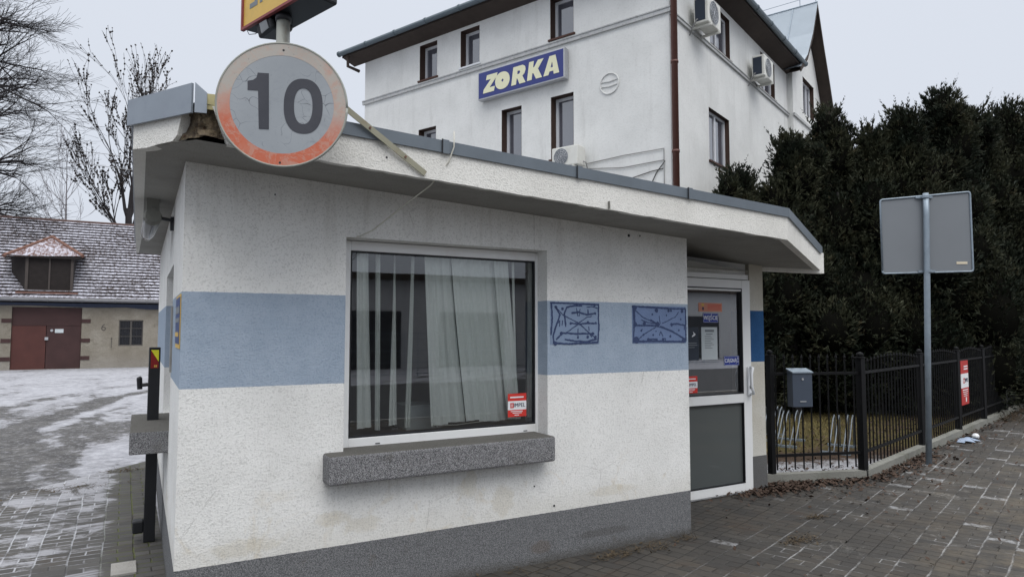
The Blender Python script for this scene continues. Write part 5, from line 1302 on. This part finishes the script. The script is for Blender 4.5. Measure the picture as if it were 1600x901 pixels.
mb.build('branches', plain('pale_grey_bark', (.20, .19, .20), .95), t)
for zz, lb in ((7.83, 'pale wire crossing the sky lower, in front of the leafy tree'), (8.33, 'thinner wire crossing the sky just above the other one')):
    mb = MB(); mb.tube([(-14+q*2.0, 30, zz+(.06 if zz < 8 else .03)*abs(q-7)**.5*(1 if q < 7 else -.6)) for q in range(16)], .012, 4)
    tag(mb.build('overhead_wire', MT['wire']), lb, 'wire')

# dead grass blades, leaves, litter
rr = R_(77); mb = MB()
for _ in range(15000):
    x_ = rr.uniform(7.2, 16); y_ = rr.uniform(5.2, 10.2)
    d = (x_-5.94)*.319*-1*-.0+((Vector((x_, y_, 0))-F1).dot(Vector((-fd.y, fd.x, 0))))
    if d < 1.3 or rr.random() < .25: continue
    a = rr.uniform(0, 6.3); h_ = rr.uniform(.02, .055); w_ = .006
    mb.face([(x_-w_*sin(a), y_+w_*cos(a), 0), (x_+w_*sin(a), y_-w_*cos(a), 0), (x_+h_*cos(a)*.9, y_+h_*sin(a)*.9, h_)])
mg = M('straw_grass', .95, .1); mg.col(mg.mix(mg.white(mg.mapv(mg.pos, (40, 40, 0))), (.10, .085, .03, 1), (.19, .155, .07, 1)))
tag(mb.build('dead_grass', mg.m), 'matted straw coloured winter grass behind the railing', 'grass', kind='stuff')
mb = MB()
def leafq(x_, y_, z_, s_):
    a = rr.uniform(0, 6.3); t1 = rr.uniform(-.7, .7); b = Vector((cos(a), sin(a), t1))*s_; c = Vector((-sin(a), cos(a), rr.uniform(-.6, .6)))*s_*.55
    p = Vector((x_, y_, z_)); k_ = Vector((0, 0, s_*rr.uniform(-.1, .4)))
    mb.face([p-b, p+c, p+b+k_]); mb.face([p-b, p+b+k_, p-c+k_])
for _ in range(2100):    # drift along the kerbs
    s = rr.uniform(-.9, 14) if rr.random() < .55 else rr.uniform(-1.3, 2.2)
    d = abs(rr.gauss(0, .11 if rr.random() < .7 else .35))+.05
    if s < 0: base = F1+(F0-F1).normalized()*(-s); n = Vector((fp.y, -fp.x, 0))
    else: base = F1+fd*s; n = fn2
    p = base+n*d; leafq(p.x, p.y, rr.uniform(.0, .035)*max(.2, 1-d*2)+.004, rr.uniform(.012, .034))
for _ in range(900):
    x_, y_ = rr.gauss(5.85, .34), rr.gauss(4.70, .09)
    leafq(x_, y_, rr.uniform(0, .04), rr.uniform(.012, .032))
for _ in range(1800):
    s = rr.uniform(-.9, 8); d = -abs(rr.gauss(.9, .45)); base = F1+(F0-F1).normalized()*(-s) if s < 0 else F1+fd*s
    p = base+fn2*d; leafq(p.x, p.y, .012, rr.uniform(.012, .03))
for _ in range(220):
    leafq(rr.uniform(3.5, 11), rr.uniform(2.6, 4.5), .006, rr.uniform(.008, .022))
tag(mb.build('fallen_leaves', MT['leaf']), 'brown fallen leaves drifted along the fence kerb', 'leaves', kind='stuff')
mb = MB()
for cx, cy, n, sp2, hh in ((4.54, 3.50, 120, .10, .03), (5.20, 3.86, 60, .06, .03), (3.07, 3.93, 90, .10, .03), (3.42, 3.93, 60, .12, .04), (2.3, 3.98, 60, .25, .03), (3.80, 3.96, 30, .06, .07), (-.45, 8.3, 80, .25, .03), (.10, 9.0, 60, .12, .05),
                           (13.9, 6.25, 260, .45, .18), (15.2, 6.7, 260, .5, .2)):
    for _ in range(n):
        x_, y_ = rr.gauss(cx, sp2), rr.gauss(cy, sp2*.45); a = rr.uniform(0, 6.3); L = rr.uniform(.03, .09)*(1 if sp2 < .4 else 2.5)
        mb.tube([(x_, y_, .003), (x_+L*cos(a), y_+L*sin(a)*.6, .004+rr.uniform(0, hh))], [.0016, .0008], 3, False)
        if rr.random() < .5: leafq(x_, y_, .01, rr.uniform(.006, .016))
tag(mb.build('twig_debris', MT['twig']), 'dry twigs and wilted stalks scattered over the paving', 'debris', kind='stuff')
mb = MB()
for q in range(7):
    a = q*.9; mb.face([(10.62+.25*cos(a)*rr.uniform(.7, 1.1), 5.33+.12*sin(a)*rr.uniform(.7, 1.1), .01+.05*rr.random()), (10.62+.25*cos(a+.9), 5.33+.12*sin(a+.9), .012), (10.62, 5.33, .07)])
tag(mb.build('litter_rag', MT['rag']), 'crumpled pale blue rag lying on the pavement near the fence', 'litter')
mb = MB(); mb.lathe((11.05, 5.45, 0), [(.01, 0), (.045, .01), (.05, .04), (.03, .07), (.002, .075)], 7)
tag(mb.build('litter_cup', MT['white']), 'small crushed white cup on the pavement beyond the rag', 'litter')

# ------------------------------------------------------------------ across the street (seen in the window glass)
ops = thing('garage_row', (2, -20, 0), 'long low grey building with dark garage doors across the street', 'building')
mb = MB(); mb.box(-30, 34, -26, -19, 0, 3.75); mb.build('wall', plain('grey_render', (.50, .50, .50), .9), ops)
mb = MB(); mb.box(-30.4, 34.4, -26.4, -18.7, 3.75, 4.0); mb.build('roof', MT['dkwood'], ops)
for q in range(12):
    x_ = -28+q*5; mb = MB(); mb.box(x_, x_+3.2, -18.99, -18.92, 0, 2.4); mb.build('garage_door', MT['dark'], ops)
fo = thing('mesh_fence', (0, -14, 0), 'wire mesh fence across the street', 'fence')
mb = MB()
for q in range(90): mb.tube([(-20+q*.5, -14, 0), (-20+q*.5, -14, 1.5)], .012, 3, False)
for z_ in (.1, .5, .9, 1.3, 1.5): mb.tube([(-20, -14, z_), (25, -14, z_)], .012, 3, False)
mb.build('mesh_panel', MT['galv'], fo)
t = thing('street_tree', (9, -26, 0), 'leafless tree across the street', 'tree')
rr = R_(21); mb = MB(); mb.tube([(9, -27, 0), (9, -27, 4.5)], [.3, .2], 8)
for q in range(9):
    a = rr.uniform(0, 6.3); grow(mb, Vector((9, -27, 3.5+q*.4)), Vector((cos(a)*.8, sin(a)*.8, 1)).normalized(), 2.4, .09, 3, rr, .01, .6, (3, 3, 4), None, .02)
mb.build('branches', MT['bark2'], t)
sheet('verge', [(-60, -18.9), (60, -18.9), (60, -11.05), (-60, -11.05)], .0, MT['yard'])
